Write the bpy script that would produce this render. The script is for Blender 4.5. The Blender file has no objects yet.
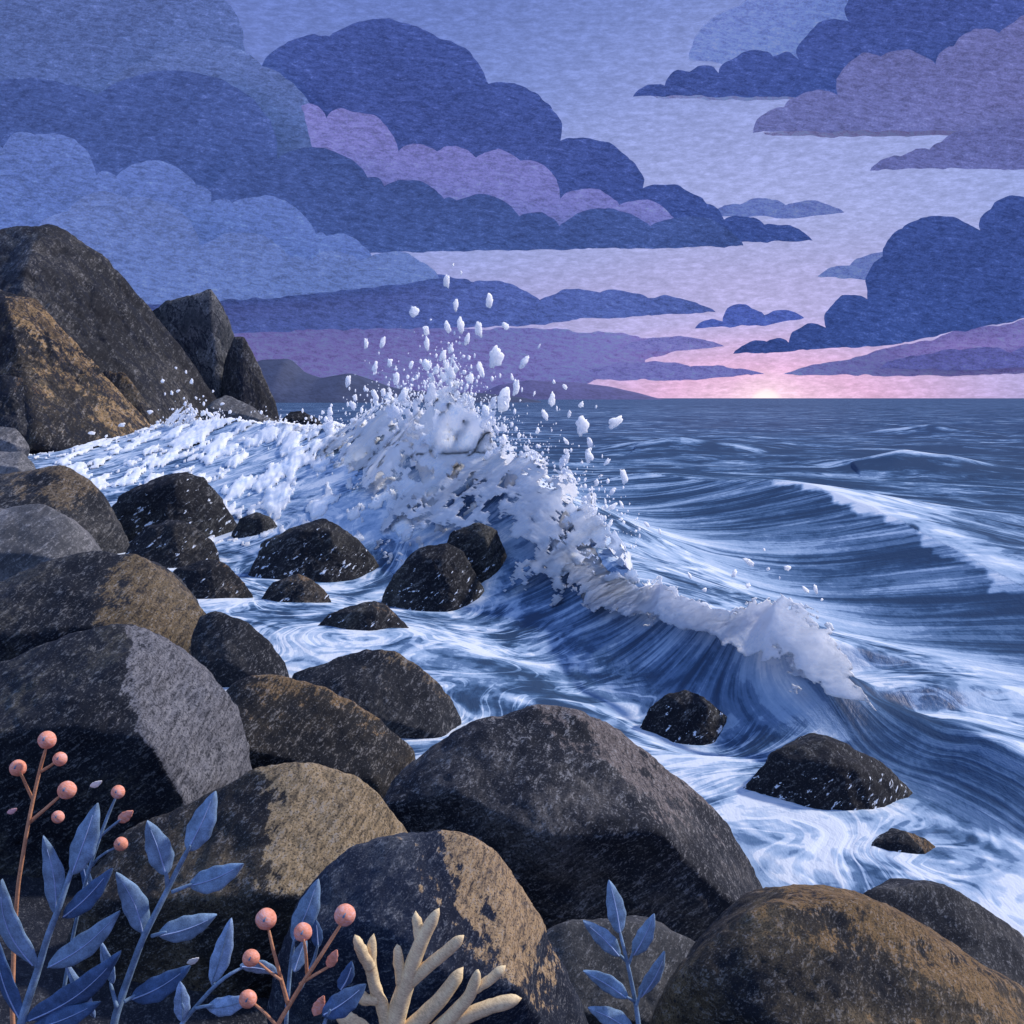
import bpy, bmesh, math, random
import numpy as np
from mathutils import Vector
from mathutils.geometry import tessellate_polygon

scene = bpy.context.scene
COL = scene.collection
R = math.radians
rng = np.random.default_rng(7)
random.seed(7)

# ------------------------------------------------------------------ camera
CAM_Z, PITCH, FPX = 3.5, R(5.93), 512 / math.tan(R(25))
cam = bpy.data.cameras.new("camera"); cam_o = bpy.data.objects.new("camera", cam); COL.objects.link(cam_o)
cam.sensor_width = 36; cam.lens = 18 / math.tan(R(25)); cam.clip_end = 60000; cam.clip_start = .05
cam_o.location = (0, 0, CAM_Z); cam_o.rotation_euler = (math.pi / 2 - PITCH, 0, 0)
scene.camera = cam_o
cP, sP = math.cos(PITCH), math.sin(PITCH)


def at(px, py, Y):
    """point of the place seen at (px, py) of the photograph, Y metres out to sea"""
    a, b = (px - 512) / FPX, (512 - py) / FPX
    dy, dz = cP + b * sP, -sP + b * cP
    return np.array((a / dy * Y, Y, CAM_Z + dz / dy * Y))


def sea_at(px, py, z=0.):
    b = (512 - py) / FPX
    return at(px, py, (z - CAM_Z) * (cP + b * sP) / (-sP + b * cP))


# ------------------------------------------------------------------ noise
PERM = np.concatenate([np.random.default_rng(3).permutation(256)] * 3)


def vnoise(p, seed=0):
    p = np.asarray(p, float) + seed * 17.31
    i = np.floor(p).astype(int); f = p - i; f = f * f * (3 - 2 * f); i &= 255
    def h(a, b, c): return PERM[PERM[PERM[(i[..., 0] + a) & 255] + ((i[..., 1] + b) & 255)] + ((i[..., 2] + c) & 255)] / 127.5 - 1
    x, y, z = f[..., 0], f[..., 1], f[..., 2]
    def l(a, b, t): return a + (b - a) * t
    return l(l(l(h(0, 0, 0), h(1, 0, 0), x), l(h(0, 1, 0), h(1, 1, 0), x), y),
             l(l(h(0, 0, 1), h(1, 0, 1), x), l(h(0, 1, 1), h(1, 1, 1), x), y), z)


def fbm(p, seed=0, octv=4, gain=.5):
    p = np.asarray(p, float); s = 0; a = 1; t = 0
    for o in range(octv):
        s = s + a * vnoise(p * 2.03 ** o, seed + o * 5); t += a; a *= gain
    return s / t


def sstep(a, b, x): t = np.clip((x - a) / (b - a), 0, 1); return t * t * (3 - 2 * t)


# ------------------------------------------------------------------ materials
def lin(c): return tuple((v / 255 / 12.92 if v / 255 <= .04045 else ((v / 255 + .055) / 1.055) ** 2.4) for v in c) + (1,)


class Mat:
    def __init__(s, name):
        s.m = bpy.data.materials.new(name); s.m.use_nodes = True; s.t = s.m.node_tree; s.t.nodes.clear()
    def n(s, typ, ins=None, **props):
        nd = s.t.nodes.new(typ)
        for k, v in props.items(): setattr(nd, k, v)
        for k, v in (ins or {}).items():
            if hasattr(v, 'is_linked') or hasattr(v, 'links'): s.t.links.new(v, nd.inputs[k])
            else: nd.inputs[k].default_value = v
        return nd
    def ramp(s, fac, stops, interp='LINEAR'):
        r = s.n('ShaderNodeValToRGB', {0: fac}); e = r.color_ramp; e.interpolation = interp
        while len(e.elements) < len(stops): e.elements.new(.5)
        for el, (p, c) in zip(e.elements, stops):
            el.position = p; el.color = c if hasattr(c, '__len__') else (c, c, c, 1)
        return r.outputs[0]
    def math(s, op, a, b=0., clamp=False): return s.n('ShaderNodeMath', {0: a, 1: b}, operation=op, use_clamp=clamp).outputs[0]
    def mix(s, fac, a, b, blend='MIX'):
        nd = s.n('ShaderNodeMix', data_type='RGBA', blend_type=blend)
        for sock, v in ((nd.inputs[0], fac), (nd.inputs[6], a), (nd.inputs[7], b)):
            if hasattr(v, 'links'): s.t.links.new(v, sock)
            else: sock.default_value = v
        return nd.outputs[2]
    def obj(s): return s.n('ShaderNodeTexCoord').outputs['Object']
    def mapv(s, v, scale=(1, 1, 1), rot=(0, 0, 0)):
        return s.n('ShaderNodeMapping', {'Vector': v, 'Scale': tuple(1 / q for q in scale), 'Rotation': rot}, vector_type='TEXTURE').outputs[0]
    def noise(s, v, scale, detail=4, rough=.55, dist=0.):
        return s.n('ShaderNodeTexNoise', {'Vector': v, 'Scale': scale, 'Detail': detail, 'Roughness': rough, 'Distortion': dist}).outputs['Fac']
    def attr(s, name): return s.n('ShaderNodeAttribute', attribute_name=name).outputs['Fac']
    def out(s, color, rough=.8, spec=.2, bump=None, bstr=.3, bdist=.02, **extra):
        ins = {'Base Color': color, 'Roughness': rough, 'Specular IOR Level': spec}
        ins.update(extra)
        b = s.n('ShaderNodeBsdfPrincipled', ins)
        if bump is not None:
            s.t.links.new(s.n('ShaderNodeBump', {'Height': bump, 'Strength': bstr, 'Distance': bdist}).outputs[0], b.inputs['Normal'])
        s.t.links.new(b.outputs[0], s.n('ShaderNodeOutputMaterial').inputs[0])
        return s.m


PITCH_DARK = (.010, .013, .024, 1)


def rock_material(name, Y, dark, mid, light, patch=(.2, .15, .09, 1), fleck=.5, foam=0., tilt=-.6, seed=0, crev=0.):
    """dark stone with short pale grain strokes; lichen and wet foam runs come from the stone's own attributes"""
    k = 9.0 / Y                                             # finer grain on nearer stones' real, smaller crystals
    M = Mat(name); o = M.obj()
    o = M.n('ShaderNodeVectorMath', {0: o, 1: (seed * 3.1, seed * 1.7, seed)}, operation='ADD').outputs[0]
    big = M.noise(o, 1.3 * k, 5, .6)
    st = M.noise(M.mapv(o, (7 * k, 8 * k, 30 * k), (.25, tilt, 0)), 1.0, 6, .72, .5)
    fine = M.noise(M.mapv(o, (26 * k, 26 * k, 75 * k), (.25, tilt, 0)), 1.0, 3, .7)
    base = M.ramp(M.math('ADD', M.math('MULTIPLY', big, .65), M.math('MULTIPLY', st, .35)),
                  [(.40, dark), (.5, mid), (.62, light)])
    lich_lit = M.attr('lichen')
    lm = M.ramp(M.math('ADD', lich_lit, M.math('MULTIPLY', M.math('SUBTRACT', M.math('ADD', M.math('MULTIPLY', M.noise(o, 2.6 * k, 8, .74), .62), M.math('MULTIPLY', st, .38)), .5), 2.6)), [(.52, 0.), (.62, 1.)])
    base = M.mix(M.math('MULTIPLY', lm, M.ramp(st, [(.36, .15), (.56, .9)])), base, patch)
    # pale strokes and dark pits
    fl = M.ramp(M.math('ADD', M.math('MULTIPLY', st, .55), M.math('MULTIPLY', fine, .45)), [(.54, 0.), (.585, fleck)])
    base = M.mix(fl, base, M.mix(.5, light, (.45, .45, .46, 1)))
    vor = M.n('ShaderNodeTexVoronoi', {'Vector': M.mapv(o, (9 * k, 9 * k, 14 * k), (.2, tilt, 0)), 'Scale': 1.0, 'Randomness': 1.}).outputs['Distance']
    pit = M.math('MULTIPLY', M.ramp(vor, [(.1, .75), (.2, 0.)]), M.ramp(big, [(.48, 0.), (.6, 1.)]))
    base = M.mix(pit, base, PITCH_DARK)
    spk = M.noise(o, 62 * k, 2, .5)
    base = M.mix(M.ramp(spk, [(.36, .75), (.46, 0.)]), base, dark)
    base = M.mix(M.ramp(spk, [(.60, 0.), (.68, .35 * fleck)]), base, (.4, .4, .42, 1))
    if crev:
        cv = M.noise(M.mapv(o, (7 * k, 7 * k, 1.5 * k), (.1, -.35, 0)), 1.0, 5, .62)
        base = M.mix(M.ramp(M.math('ABSOLUTE', M.math('SUBTRACT', cv, .5)), [(.008, crev), (.035, 0.)]), base, PITCH_DARK)
        base = M.mix(M.ramp(cv, [(.40, .7), (.5, 0.)]), base, dark)
    if foam:
        run = M.noise(M.mapv(o, (11 * k, 8 * k, 34 * k), (.2, tilt, 0)), 1.0, 4, .65)
        wet = M.attr('wet')
        fm = M.ramp(M.math('ADD', run, M.math('MULTIPLY', wet, .20 * foam)), [(.70, 0.), (.73, 1.)])
        base = M.mix(fm, base, (.74, .79, .86, 1))
    h = M.math('ADD', M.math('MULTIPLY', st, .6), M.math('ADD', M.math('MULTIPLY', fine, .25), M.math('MULTIPLY', big, .8)))
    return M.out(base, rough=.8, spec=.25, bump=h, bstr=.7, bdist=.03 / k)


def flat_paint(name, c, scale=30, var=.35, rough=.75, light=None, spec=.15, stretch=(1, 1, 3), **kw):
    M = Mat(name); o = M.obj()
    n1 = M.noise(M.mapv(o, stretch, (0, .5, 0)), scale, 5, .65)
    n2 = M.noise(o, scale * .25, 3)
    d = tuple(v * (1 - var) for v in c[:3]) + (1,)
    l = light or tuple(min(1, v * (1 + var)) for v in c[:3]) + (1,)
    col = M.ramp(M.math('ADD', M.math('MULTIPLY', n1, .6), M.math('MULTIPLY', n2, .4)), [(.36, d), (.5, c), (.64, l)])
    return M.out(col, rough, spec, bump=n1, bstr=.3, bdist=.1 / scale, **kw)


# ------------------------------------------------------------------ object helpers
def tag(o, label=None, cat=None, group=None, kind=None):
    for k, v in (('label', label), ('category', cat), ('group', group), ('kind', kind)):
        if v: o[k] = v
    return o


def link_mesh(name, V, F, mat, parent=None, origin=(0, 0, 0), smooth=True):
    me = bpy.data.meshes.new(name)
    V = np.asarray(V, float) - np.asarray(origin, float)
    F = np.asarray(F)
    me.vertices.add(len(V)); me.vertices.foreach_set('co', V.astype(np.float32).ravel())
    n, k = F.shape
    me.loops.add(n * k); me.loops.foreach_set('vertex_index', F.astype(np.int32).ravel())
    me.polygons.add(n); me.polygons.foreach_set('loop_start', (np.arange(n) * k).astype(np.int32))
    me.update(calc_edges=True); me.validate()
    if smooth: me.polygons.foreach_set('use_smooth', np.ones(len(me.polygons), bool))
    if mat: me.materials.append(mat)
    o = bpy.data.objects.new(name, me); COL.objects.link(o)
    if parent is not None: o.parent = parent; o.location = np.asarray(origin) - np.asarray(parent.get('_o', (0, 0, 0)))
    else: o.location = origin
    return o


def set_attr(o, name, vals):
    a = o.data.attributes.new(name, 'FLOAT', 'POINT'); a.data.foreach_set('value', np.asarray(vals, np.float32))


def empty(name, loc):
    o = bpy.data.objects.new(name, None); COL.objects.link(o); o.location = loc; o.empty_display_size = .1
    o['_o'] = tuple(float(v) for v in loc)
    return o


def resample(P, n, closed=True, smooth=2):
    P = np.asarray(P, float)
    if closed: P = np.vstack([P, P[:1]])
    d = np.r_[0, np.cumsum(np.linalg.norm(np.diff(P, axis=0), axis=1))]
    t = np.linspace(0, d[-1], n, endpoint=not closed)
    Q = np.stack([np.interp(t, d, P[:, k]) for k in range(P.shape[1])], 1)
    for _ in range(smooth):
        if closed: Q = (np.roll(Q, 1, 0) + 2 * Q + np.roll(Q, -1, 0)) / 4
        else: Q[1:-1] = (Q[:-2] + 2 * Q[1:-1] + Q[2:]) / 4
    return Q


def grid_faces(nu, nv, wrap=False):
    i, j = np.meshgrid(np.arange(nu if wrap else nu - 1), np.arange(nv - 1), indexing='ij')
    a = i * nv + j; b = ((i + 1) % nu) * nv + j
    return np.stack([a.ravel(), b.ravel(), (b + 1).ravel(), (a + 1).ravel()], 1)


# ------------------------------------------------------------------ rocks
ROCKS = []                     # (x, y, half width) of those standing in water


def hull_planes(pts, c):
    bm = bmesh.new()
    for p in pts: bm.verts.new(p)
    bmesh.ops.convex_hull(bm, input=bm.verts[:], use_existing_faces=False)
    N, D = [], []
    for f in bm.faces:
        n = np.array(f.normal[:]); d = float(np.dot(n, np.array(f.verts[0].co[:]) - c))
        if np.linalg.norm(n) < .5: continue
        if d < 0: n, d = -n, -d
        if d > 1e-4: N.append(n); D.append(d)
    bm.free()
    return np.array(N), np.array(D)


def rock(name, label, cat, top, Y, mat_args, D=.9, bottom=60, cuts=(), lean=.35, seed=1, rough=1., lichen=None,
         group=None, nu=170, nv=84, water=False, edge=75, ridge=None, smooth=0, apex=False, wide=1.0, cracks=0.):
    """a stone hewn by flat faces: TOP is its outline above the ground, left to right; RIDGE the brow
    (px, py, how far it stands forward against the half width); D the depth against the half width"""
    rg = np.random.default_rng(seed)
    xs = [p[0] for p in top]; ys = [p[1] for p in top]; x0, x1 = min(xs), max(xs); w = x1 - x0
    ym = max(ys) + bottom; yt = min(ys)
    u = Y / FPX; hw = w / 2 * u
    e0 = -.10 if apex else .05
    pts = [at(px, py, Y) for px, py in top] + [at(x0 + e0 * w, ym, Y), at(x1 - e0 * w, ym, Y)]
    yb = max(ys); H = yb - yt
    if ridge is None:
        ridge = []
        for xi in ((.22, .45, .66, .86) if not apex else (.40, .62)):
            xx = x0 + w * (xi + rg.uniform(-.05, .05)); tp = np.interp(xx, xs, ys)
            f = (.26 + .22 * rg.random() + .16 * xi) if not apex else (.10 + .12 * rg.random())
            ridge.append((xx, tp + (yb - tp) * f, D * ((.62 + .18 * rg.random()) if not apex else .34 + .2 * rg.random())))
        if apex: ridge += [(x0 + w * .30, yb, D * .75), (x0 + w * .70, yb + .1 * H, D * .8)]
    mf = max(r[2] for r in ridge)
    for px, py, f in ridge: p = at(px, py, Y); p[1] -= f * hw; pts.append(p)
    for xi, k in ((.12, .7), (.38, 1.0), (.66, 1.02), (.9, .72)):
        p = at(x0 + w * xi, ym, Y); p[1] -= k * hw * (mf * .80 if not apex else mf + .15); pts.append(p)
    cx, cz = (x0 + x1) / 2, (yt + ym) / 2
    for px, py in list(top)[::2] + [(x0 + .2 * w, ym), (x1 - .2 * w, ym)]:
        p = at(cx + (px - cx) * .7, cz + (py - cz) * .72, Y); p[1] += D * hw * rg.uniform(.6, .9); pts.append(p)
    pts = np.array(pts); c = pts.mean(0); c[2] = .5 * (pts[:, 2].max() + pts[:, 2].min())
    c[1] = Y - .12 * D * hw
    N, Dk = hull_planes(pts, c)
    th = np.linspace(0, 2 * math.pi, nu, endpoint=False); ph = np.linspace(-math.pi / 2, math.pi / 2, nv)
    hz = (pts[:, 2].max() - pts[:, 2].min()) / 2
    dx = np.cos(th)[:, None] * np.cos(ph)[None] * hw; dz = np.sin(th)[:, None] * np.cos(ph)[None] * hz; dy = np.repeat(np.sin(ph)[None], nu, 0) * hw * D
    U = np.stack([dx, dy, dz], -1); U /= np.linalg.norm(U, axis=-1, keepdims=True)
    q = np.clip((U @ N.T) / Dk, 0, None)
    hard = 1 / q.max(-1); soft = (q ** edge).sum(-1) ** (-1 / edge)
    r = soft * np.mean(hard / soft)
    V = c + U * r[..., None]
    sc = 1 / hw
    n1 = fbm(V * sc * 1.7, seed, 3) * (.05 if not cracks else .015)
    if cracks: n1 = n1 - np.clip(.16 - np.abs(fbm(V * sc * np.array((5., 5., .9)), seed + 2, 4, .6)), 0, 1) * cracks + np.round(fbm(V * sc * np.array((3.2, 3.2, .8)), seed + 3, 2) * 4) / 4 * cracks * .30
    chip = fbm(V * sc * 4.2, seed + 9, 4, .55); chip = np.round(chip * 5) / 5 * .55 + chip * .45
    fine = fbm(V * sc * 13, seed + 5, 3) * .010
    V = V + U * ((n1 + chip * (.042 if not apex else .06) + fine) * hw * rough)[..., None]
    V[..., 0] = c[0] + (V[..., 0] - c[0]) * wide
    V[:, 0] = V[:, 0].mean(0); V[:, -1] = V[:, -1].mean(0)
    org = (c[0], c[1], pts[:, 2].min())
    if isinstance(mat_args, dict):
        kw = dict(mat_args); kw.setdefault('seed', seed); mat = rock_material(name + '_stone', Y, **kw)
    else: mat = mat_args
    o = link_mesh(name, V.reshape(-1, 3), grid_faces(nu, nv, True), mat, origin=org)
    Vf = V.reshape(-1, 3)
    Nn = np.empty(len(Vf) * 3, np.float32); o.data.vertices.foreach_get('normal', Nn); Nn = Nn.reshape(-1, 3)
    if (Nn * (Vf - c)).sum() < 0: o.data.flip_normals(); Nn = -Nn
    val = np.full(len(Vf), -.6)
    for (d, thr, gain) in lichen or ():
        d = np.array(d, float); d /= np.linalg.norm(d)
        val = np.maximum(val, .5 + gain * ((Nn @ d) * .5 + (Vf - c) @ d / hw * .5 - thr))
    set_attr(o, 'lichen', np.clip(val, -.6, 1.4))  # by facing: real lichen, and on some stones a painted sunlit side
    zt = pts[:len(top), 2].max()
    set_attr(o, 'wet', np.clip(1.15 - 1.25 * Vf[:, 2] / max(.1, zt), 0, 1))
    if water: ROCKS.append((c[0], Y - D * hw * .4, hw))
    return tag(o, label, cat, group)


C = lambda *c: lin(c)
DARKROCK = dict(dark=(.004, .006, .012, 1), mid=(.015, .017, .023, 1), light=(.085, .080, .074, 1), patch=C(108, 92, 70), fleck=.45)
BROWN = dict(dark=(.006, .007, .011, 1), mid=(.033, .027, .021, 1), light=(.12, .09, .055, 1), patch=C(128, 102, 68), fleck=.5)
GREY = dict(dark=(.05, .053, .06, 1), mid=(.12, .12, .125, 1), light=(.22, .21, .21, 1), patch=C(150, 150, 152), fleck=.5)
WET = dict(dark=(.004, .005, .010, 1), mid=(.011, .012, .016, 1), light=(.065, .062, .052, 1), patch=C(110, 84, 52), fleck=.35, foam=.5)
CUT = [(-.55, -.75, .25, .62), (.55, -.55, .55, .72), (-.25, -.35, .9, .8), (.15, -.95, -.1, .66), (.9, -.3, .3, .82)]
CUT2 = [(-.7, -.55, .4, .66), (.35, -.75, .5, .66), (.05, -.5, .85, .78), (.8, -.5, .2, .78)]
TOPL = [((.45, .1, .9), .42, 2.4)]

# -- rocks standing in the surf
SURF = "dark rocks standing in the surf"
rock('rock', "tall dark rock with pale water run on its right face", 'rock',
     [(110, 512), (124, 492), (150, 481), (186, 471), (204, 479), (222, 503), (237, 534), (238, 545)], 28.5, dict(WET, foam=.5), bottom=24, cuts=CUT, seed=11, group=SURF, water=True, apex=True, edge=110, wide=1.07)
rock('rock', "low brown rock at the foot of the tall dark surf rock", 'rock',
     [(130, 547), (146, 527), (168, 519), (184, 521), (201, 533), (212, 546), (212, 552)], 24.2, dict(WET, light=(.1, .085, .065, 1), foam=.4), bottom=18, cuts=CUT2, seed=12, group=SURF, water=True, apex=True, edge=110, wide=1.07)
rock('rock', "small dark rock poking from foam just right of the tall surf rock", 'rock',
     [(234, 533), (240, 518), (256, 512), (268, 516), (281, 532), (283, 540)], 27.5, dict(WET, foam=.5), bottom=16, cuts=CUT, seed=13, group=SURF, water=True, apex=True, edge=110, wide=1.07)
rock('rock', "dark rock with white foam runs, in the churned water left of the twin rocks", 'rock',
     [(258, 562), (268, 543), (290, 529), (324, 517), (340, 527), (356, 545), (371, 558), (372, 566)], 22.8, WET, bottom=22, cuts=CUT, seed=14, group=SURF, water=True, apex=True, edge=110, wide=1.07)
rock('rock', "low brownish rock in white water above the big lichen boulder", 'rock',
     [(168, 592), (176, 570), (210, 559), (226, 564), (240, 580), (249, 592), (249, 598)], 19.3, dict(WET, light=(.11, .085, .06, 1), foam=.4), bottom=20, cuts=CUT2, seed=15, group=SURF, water=True, apex=True, edge=110, wide=1.07, lichen=[((.6, -.3, .8), .75, 2)])
rock('rock', "smallest low brown rock awash between the foam swirls", 'rock',
     [(265, 596), (274, 582), (297, 574), (312, 580), (328, 595), (328, 600)], 19.1, dict(WET, light=(.11, .085, .06, 1), foam=.35), bottom=14, cuts=CUT, seed=16, group=SURF, water=True, apex=True, edge=110, wide=1.07, lichen=[((.3, -.2, .9), .7, 2)])
rock('rock', "flat pyramid rock ringed by a foam swirl below the twin rocks", 'rock',
     [(316, 636), (330, 615), (350, 606), (372, 600), (386, 606), (404, 624), (414, 636), (414, 641)], 16.5, dict(WET, foam=.45), bottom=22, cuts=CUT, seed=17, group=SURF, water=True, apex=True, edge=110, wide=1.07, lichen=[((.6, -.2, .7), .75, 2)])
rock('rock', "left half of the twin rocks under the splash, low and broad", 'rock',
     [(388, 590), (400, 569), (420, 548), (447, 542), (462, 552), (474, 575), (482, 588), (482, 596)], 19.9, WET, bottom=24, cuts=CUT, seed=18, group=SURF, water=True, apex=True, edge=110, wide=1.07)
rock('rock', "right half of the twin rocks under the splash, taller and steep", 'rock',
     [(444, 590), (446, 552), (452, 532), (478, 522), (496, 529), (503, 550), (514, 580), (516, 592)], 20.8, WET, bottom=24, cuts=CUT2, seed=19, group=SURF, water=True, apex=True, edge=110, wide=1.07)
rock('rock', "small dark pyramid rock in swirling foam right of the great boulder's top", 'rock',
     [(643, 726), (652, 708), (668, 696), (686, 690), (702, 696), (722, 712), (736, 727), (737, 731)], 11.9, dict(WET, foam=.45), bottom=26, cuts=CUT, seed=20, group=SURF, water=True, apex=True, edge=110, wide=1.07)
rock('rock', "largest surf rock, dark with white foam flecks, ringed by eddies at right", 'rock',
     [(736, 808), (746, 790), (772, 756), (800, 744), (828, 737), (850, 746), (882, 768), (904, 786), (922, 808), (923, 818)], 9.55, dict(WET, foam=.55), bottom=46, cuts=CUT, seed=21, group=SURF, water=True, apex=True, edge=110, wide=1.07)
rock('rock', "small rounded dark rock awash below the largest surf rock", 'rock',
     [(864, 858), (876, 842), (902, 832), (924, 838), (940, 853), (945, 862)], 8.3, dict(WET, foam=.4), bottom=28, cuts=CUT2, seed=22, group=SURF, water=True, apex=True, edge=110, wide=1.07, lichen=[((.7, -.2, .6), .7, 2)])

# -- boulders of the shore, far to near
SH = "boulders heaped along the shore"
rock('boulder', "dark boulder at the left edge, farthest of the shore heap", 'boulder',
     [(-70, 500), (-30, 480), (20, 472), (64, 465), (92, 482), (112, 506), (128, 538), (130, 552)], 26, DARKROCK, bottom=40, cuts=CUT, seed=31, group=SH, water=True, lichen=[((.3, 0, .9), .62, 2)])
rock('boulder', "pale grey granite boulder at the left edge below the farthest dark one", 'boulder',
     [(-80, 540), (-40, 515), (0, 507), (46, 504), (72, 516), (92, 536), (106, 560), (108, 580)], 19.5, GREY, bottom=60, cuts=CUT2, seed=32, group=SH)
rock('boulder', "broad dark boulder with ochre lichen on its right shoulder, left edge", 'boulder',
     [(-90, 640), (-30, 590), (20, 572), (60, 556), (102, 548), (140, 556), (168, 578), (198, 604), (214, 628), (218, 664)], 14.5, dict(DARKROCK, light=(.1, .09, .07, 1), patch=C(112, 94, 66)), bottom=60, cuts=CUT, seed=33, group=SH, water=True, lichen=[((.75, -.35, .55), .62, 2.2)])
rock('boulder', "dark blue-black boulder wedged behind the grey-shouldered one, by the water", 'boulder',
     [(190, 640), (200, 616), (214, 611), (242, 619), (268, 640), (284, 662), (291, 682), (291, 700)], 13.3, DARKROCK, bottom=50, cuts=CUT2, seed=34, group=SH, water=True)
rock('boulder', "dark angular-crested boulder at the water's edge, left of the great boulder", 'boulder',
     [(286, 690), (294, 672), (330, 659), (394, 649), (418, 664), (444, 688), (461, 718), (465, 742)], 11.6, DARKROCK, bottom=50, cuts=CUT, seed=35, group=SH, water=True, lichen=[((.4, 0, .9), .75, 2)])
rock('boulder', "smooth brown boulder sloping between the grey-shouldered and great boulders", 'boulder',
     [(214, 760), (226, 690), (244, 678), (276, 675), (322, 684), (366, 708), (400, 736), (416, 752), (420, 800)], 9.8, BROWN, bottom=60, cuts=[(-.5, -.8, .1, .55), (.3, -.5, .8, .7)], seed=36, group=SH, lichen=[((.2, 0, .9), .75, 2)])
rock('boulder', "big rounded boulder with pale grey right shoulder and dark front, left edge", 'boulder',
     [(-110, 730), (-50, 690), (0, 664), (52, 642), (92, 627), (118, 621), (146, 628), (186, 652), (222, 682), (240, 710), (252, 748), (260, 790), (258, 840)], 7.2, dict(DARKROCK, light=(.10, .09, .065, 1), patch=C(118, 118, 124)), bottom=80, cuts=[(-.45, -.85, -.05, .5), (.8, -.45, .45, .72), (-.3, -.4, .9, .74)], seed=37, group=SH, edge=110, nu=280, nv=120, ridge=[(-60, 720, .5), (20, 700, .62), (120, 690, .7), (190, 700, .72), (226, 770, .66), (150, 640, .3)], lichen=[((.9, -.12, .5), .60, 3.4)])  # grey right shoulder: sunlit side put into the patch colour
rock('boulder', "great dark boulder with pale ridge, in the centre of the shore", 'boulder',
     [(372, 850), (378, 800), (384, 786), (410, 760), (450, 736), (492, 720), (536, 709), (572, 711), (616, 732), (660, 760), (704, 794), (734, 832), (756, 876), (774, 915), (776, 940)], 7.3, dict(DARKROCK, mid=(.014, .016, .023, 1), light=(.10, .092, .088, 1), patch=C(112, 102, 98), fleck=.6), bottom=50, cuts=[(-.42, -.88, -.12, .50), (-.15, -.6, .75, .70), (.65, -.5, .55, .70), (.2, -.95, .1, .62)], seed=38, group=SH, edge=120, nu=320, nv=140, ridge=[(388, 784, .3), (460, 752, .55), (540, 778, .8), (640, 768, .82), (704, 836, .74), (756, 908, .5)], water=True, lichen=[((.42, .25, .9), .66, 3.0)])  # lit top of the boulder put into the patch colour
rock('boulder', "tan-topped boulder with dark underside behind the leafy sprigs", 'boulder',
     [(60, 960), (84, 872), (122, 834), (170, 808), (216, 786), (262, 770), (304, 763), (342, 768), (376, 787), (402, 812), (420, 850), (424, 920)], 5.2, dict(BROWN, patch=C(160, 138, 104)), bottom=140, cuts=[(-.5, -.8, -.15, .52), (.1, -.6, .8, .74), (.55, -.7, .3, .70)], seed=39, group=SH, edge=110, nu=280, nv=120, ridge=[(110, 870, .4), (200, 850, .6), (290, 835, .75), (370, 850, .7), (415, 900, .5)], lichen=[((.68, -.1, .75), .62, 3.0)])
rock('boulder', "dark boulder capped with a tan lichen crust, behind the coral branch", 'boulder',
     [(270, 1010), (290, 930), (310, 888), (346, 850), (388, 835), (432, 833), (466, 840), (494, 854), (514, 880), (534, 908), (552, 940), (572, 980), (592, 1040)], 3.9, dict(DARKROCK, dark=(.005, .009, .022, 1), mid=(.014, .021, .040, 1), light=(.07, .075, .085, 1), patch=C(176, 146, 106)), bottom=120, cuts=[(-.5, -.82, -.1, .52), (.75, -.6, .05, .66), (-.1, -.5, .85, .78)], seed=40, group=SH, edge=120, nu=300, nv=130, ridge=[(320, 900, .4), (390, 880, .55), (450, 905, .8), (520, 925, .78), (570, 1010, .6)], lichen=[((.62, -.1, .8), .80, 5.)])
rock('boulder', "flat grey slab low between the great boulder and the brown dome", 'boulder',
     [(500, 990), (530, 938), (560, 924), (620, 921), (664, 931), (700, 946), (740, 985), (746, 1030)], 4.9, dict(GREY, dark=(.03, .033, .038, 1), mid=(.06, .06, .062, 1), light=(.12, .115, .11, 1)), bottom=90, cuts=[(0, -.9, .2, .6)], seed=41, group=SH)
rock('boulder', "blue-black boulder behind the brown dome at the right edge", 'boulder',
     [(846, 930), (862, 893), (900, 886), (942, 883), (972, 897), (1010, 926), (1050, 960), (1080, 1010)], 5.9, DARKROCK, bottom=80, cuts=CUT, seed=42, group=SH, water=True)
rock('boulder', "brown lichen-covered dome boulder in the bottom right corner", 'boulder',
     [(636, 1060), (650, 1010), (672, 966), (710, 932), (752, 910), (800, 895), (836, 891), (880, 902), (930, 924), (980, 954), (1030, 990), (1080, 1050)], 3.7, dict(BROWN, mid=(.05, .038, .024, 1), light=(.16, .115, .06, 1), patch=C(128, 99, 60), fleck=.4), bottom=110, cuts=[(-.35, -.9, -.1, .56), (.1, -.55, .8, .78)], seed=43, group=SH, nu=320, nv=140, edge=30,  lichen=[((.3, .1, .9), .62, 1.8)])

# -- cliffs at the left
CL = "crags at the foot of the headland"
CLIFF = dict(dark=(.006, .007, .012, 1), mid=(.020, .021, .024, 1), light=(.085, .080, .076, 1), patch=C(120, 96, 62), fleck=.5, tilt=-1.15, crev=.9)
rock('sea_cliff', "tall dark cliff with sharp peak and pale streaked face at the left edge", 'cliff',
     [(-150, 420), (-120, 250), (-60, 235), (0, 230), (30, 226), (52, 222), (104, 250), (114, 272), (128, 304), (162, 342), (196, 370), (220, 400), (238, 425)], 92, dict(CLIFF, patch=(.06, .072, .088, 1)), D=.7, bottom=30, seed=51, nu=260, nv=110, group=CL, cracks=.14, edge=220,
     rough=.6, ridge=[(54, 240, .22), (70, 320, .62), (100, 425, 1.0), (-80, 430, .2), (128, 330, .2), (180, 425, .42)], lichen=[((-.75, -.6, .2), .30, 3.0)])  # grey-blue tone over the left-facing side of the cliff
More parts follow.
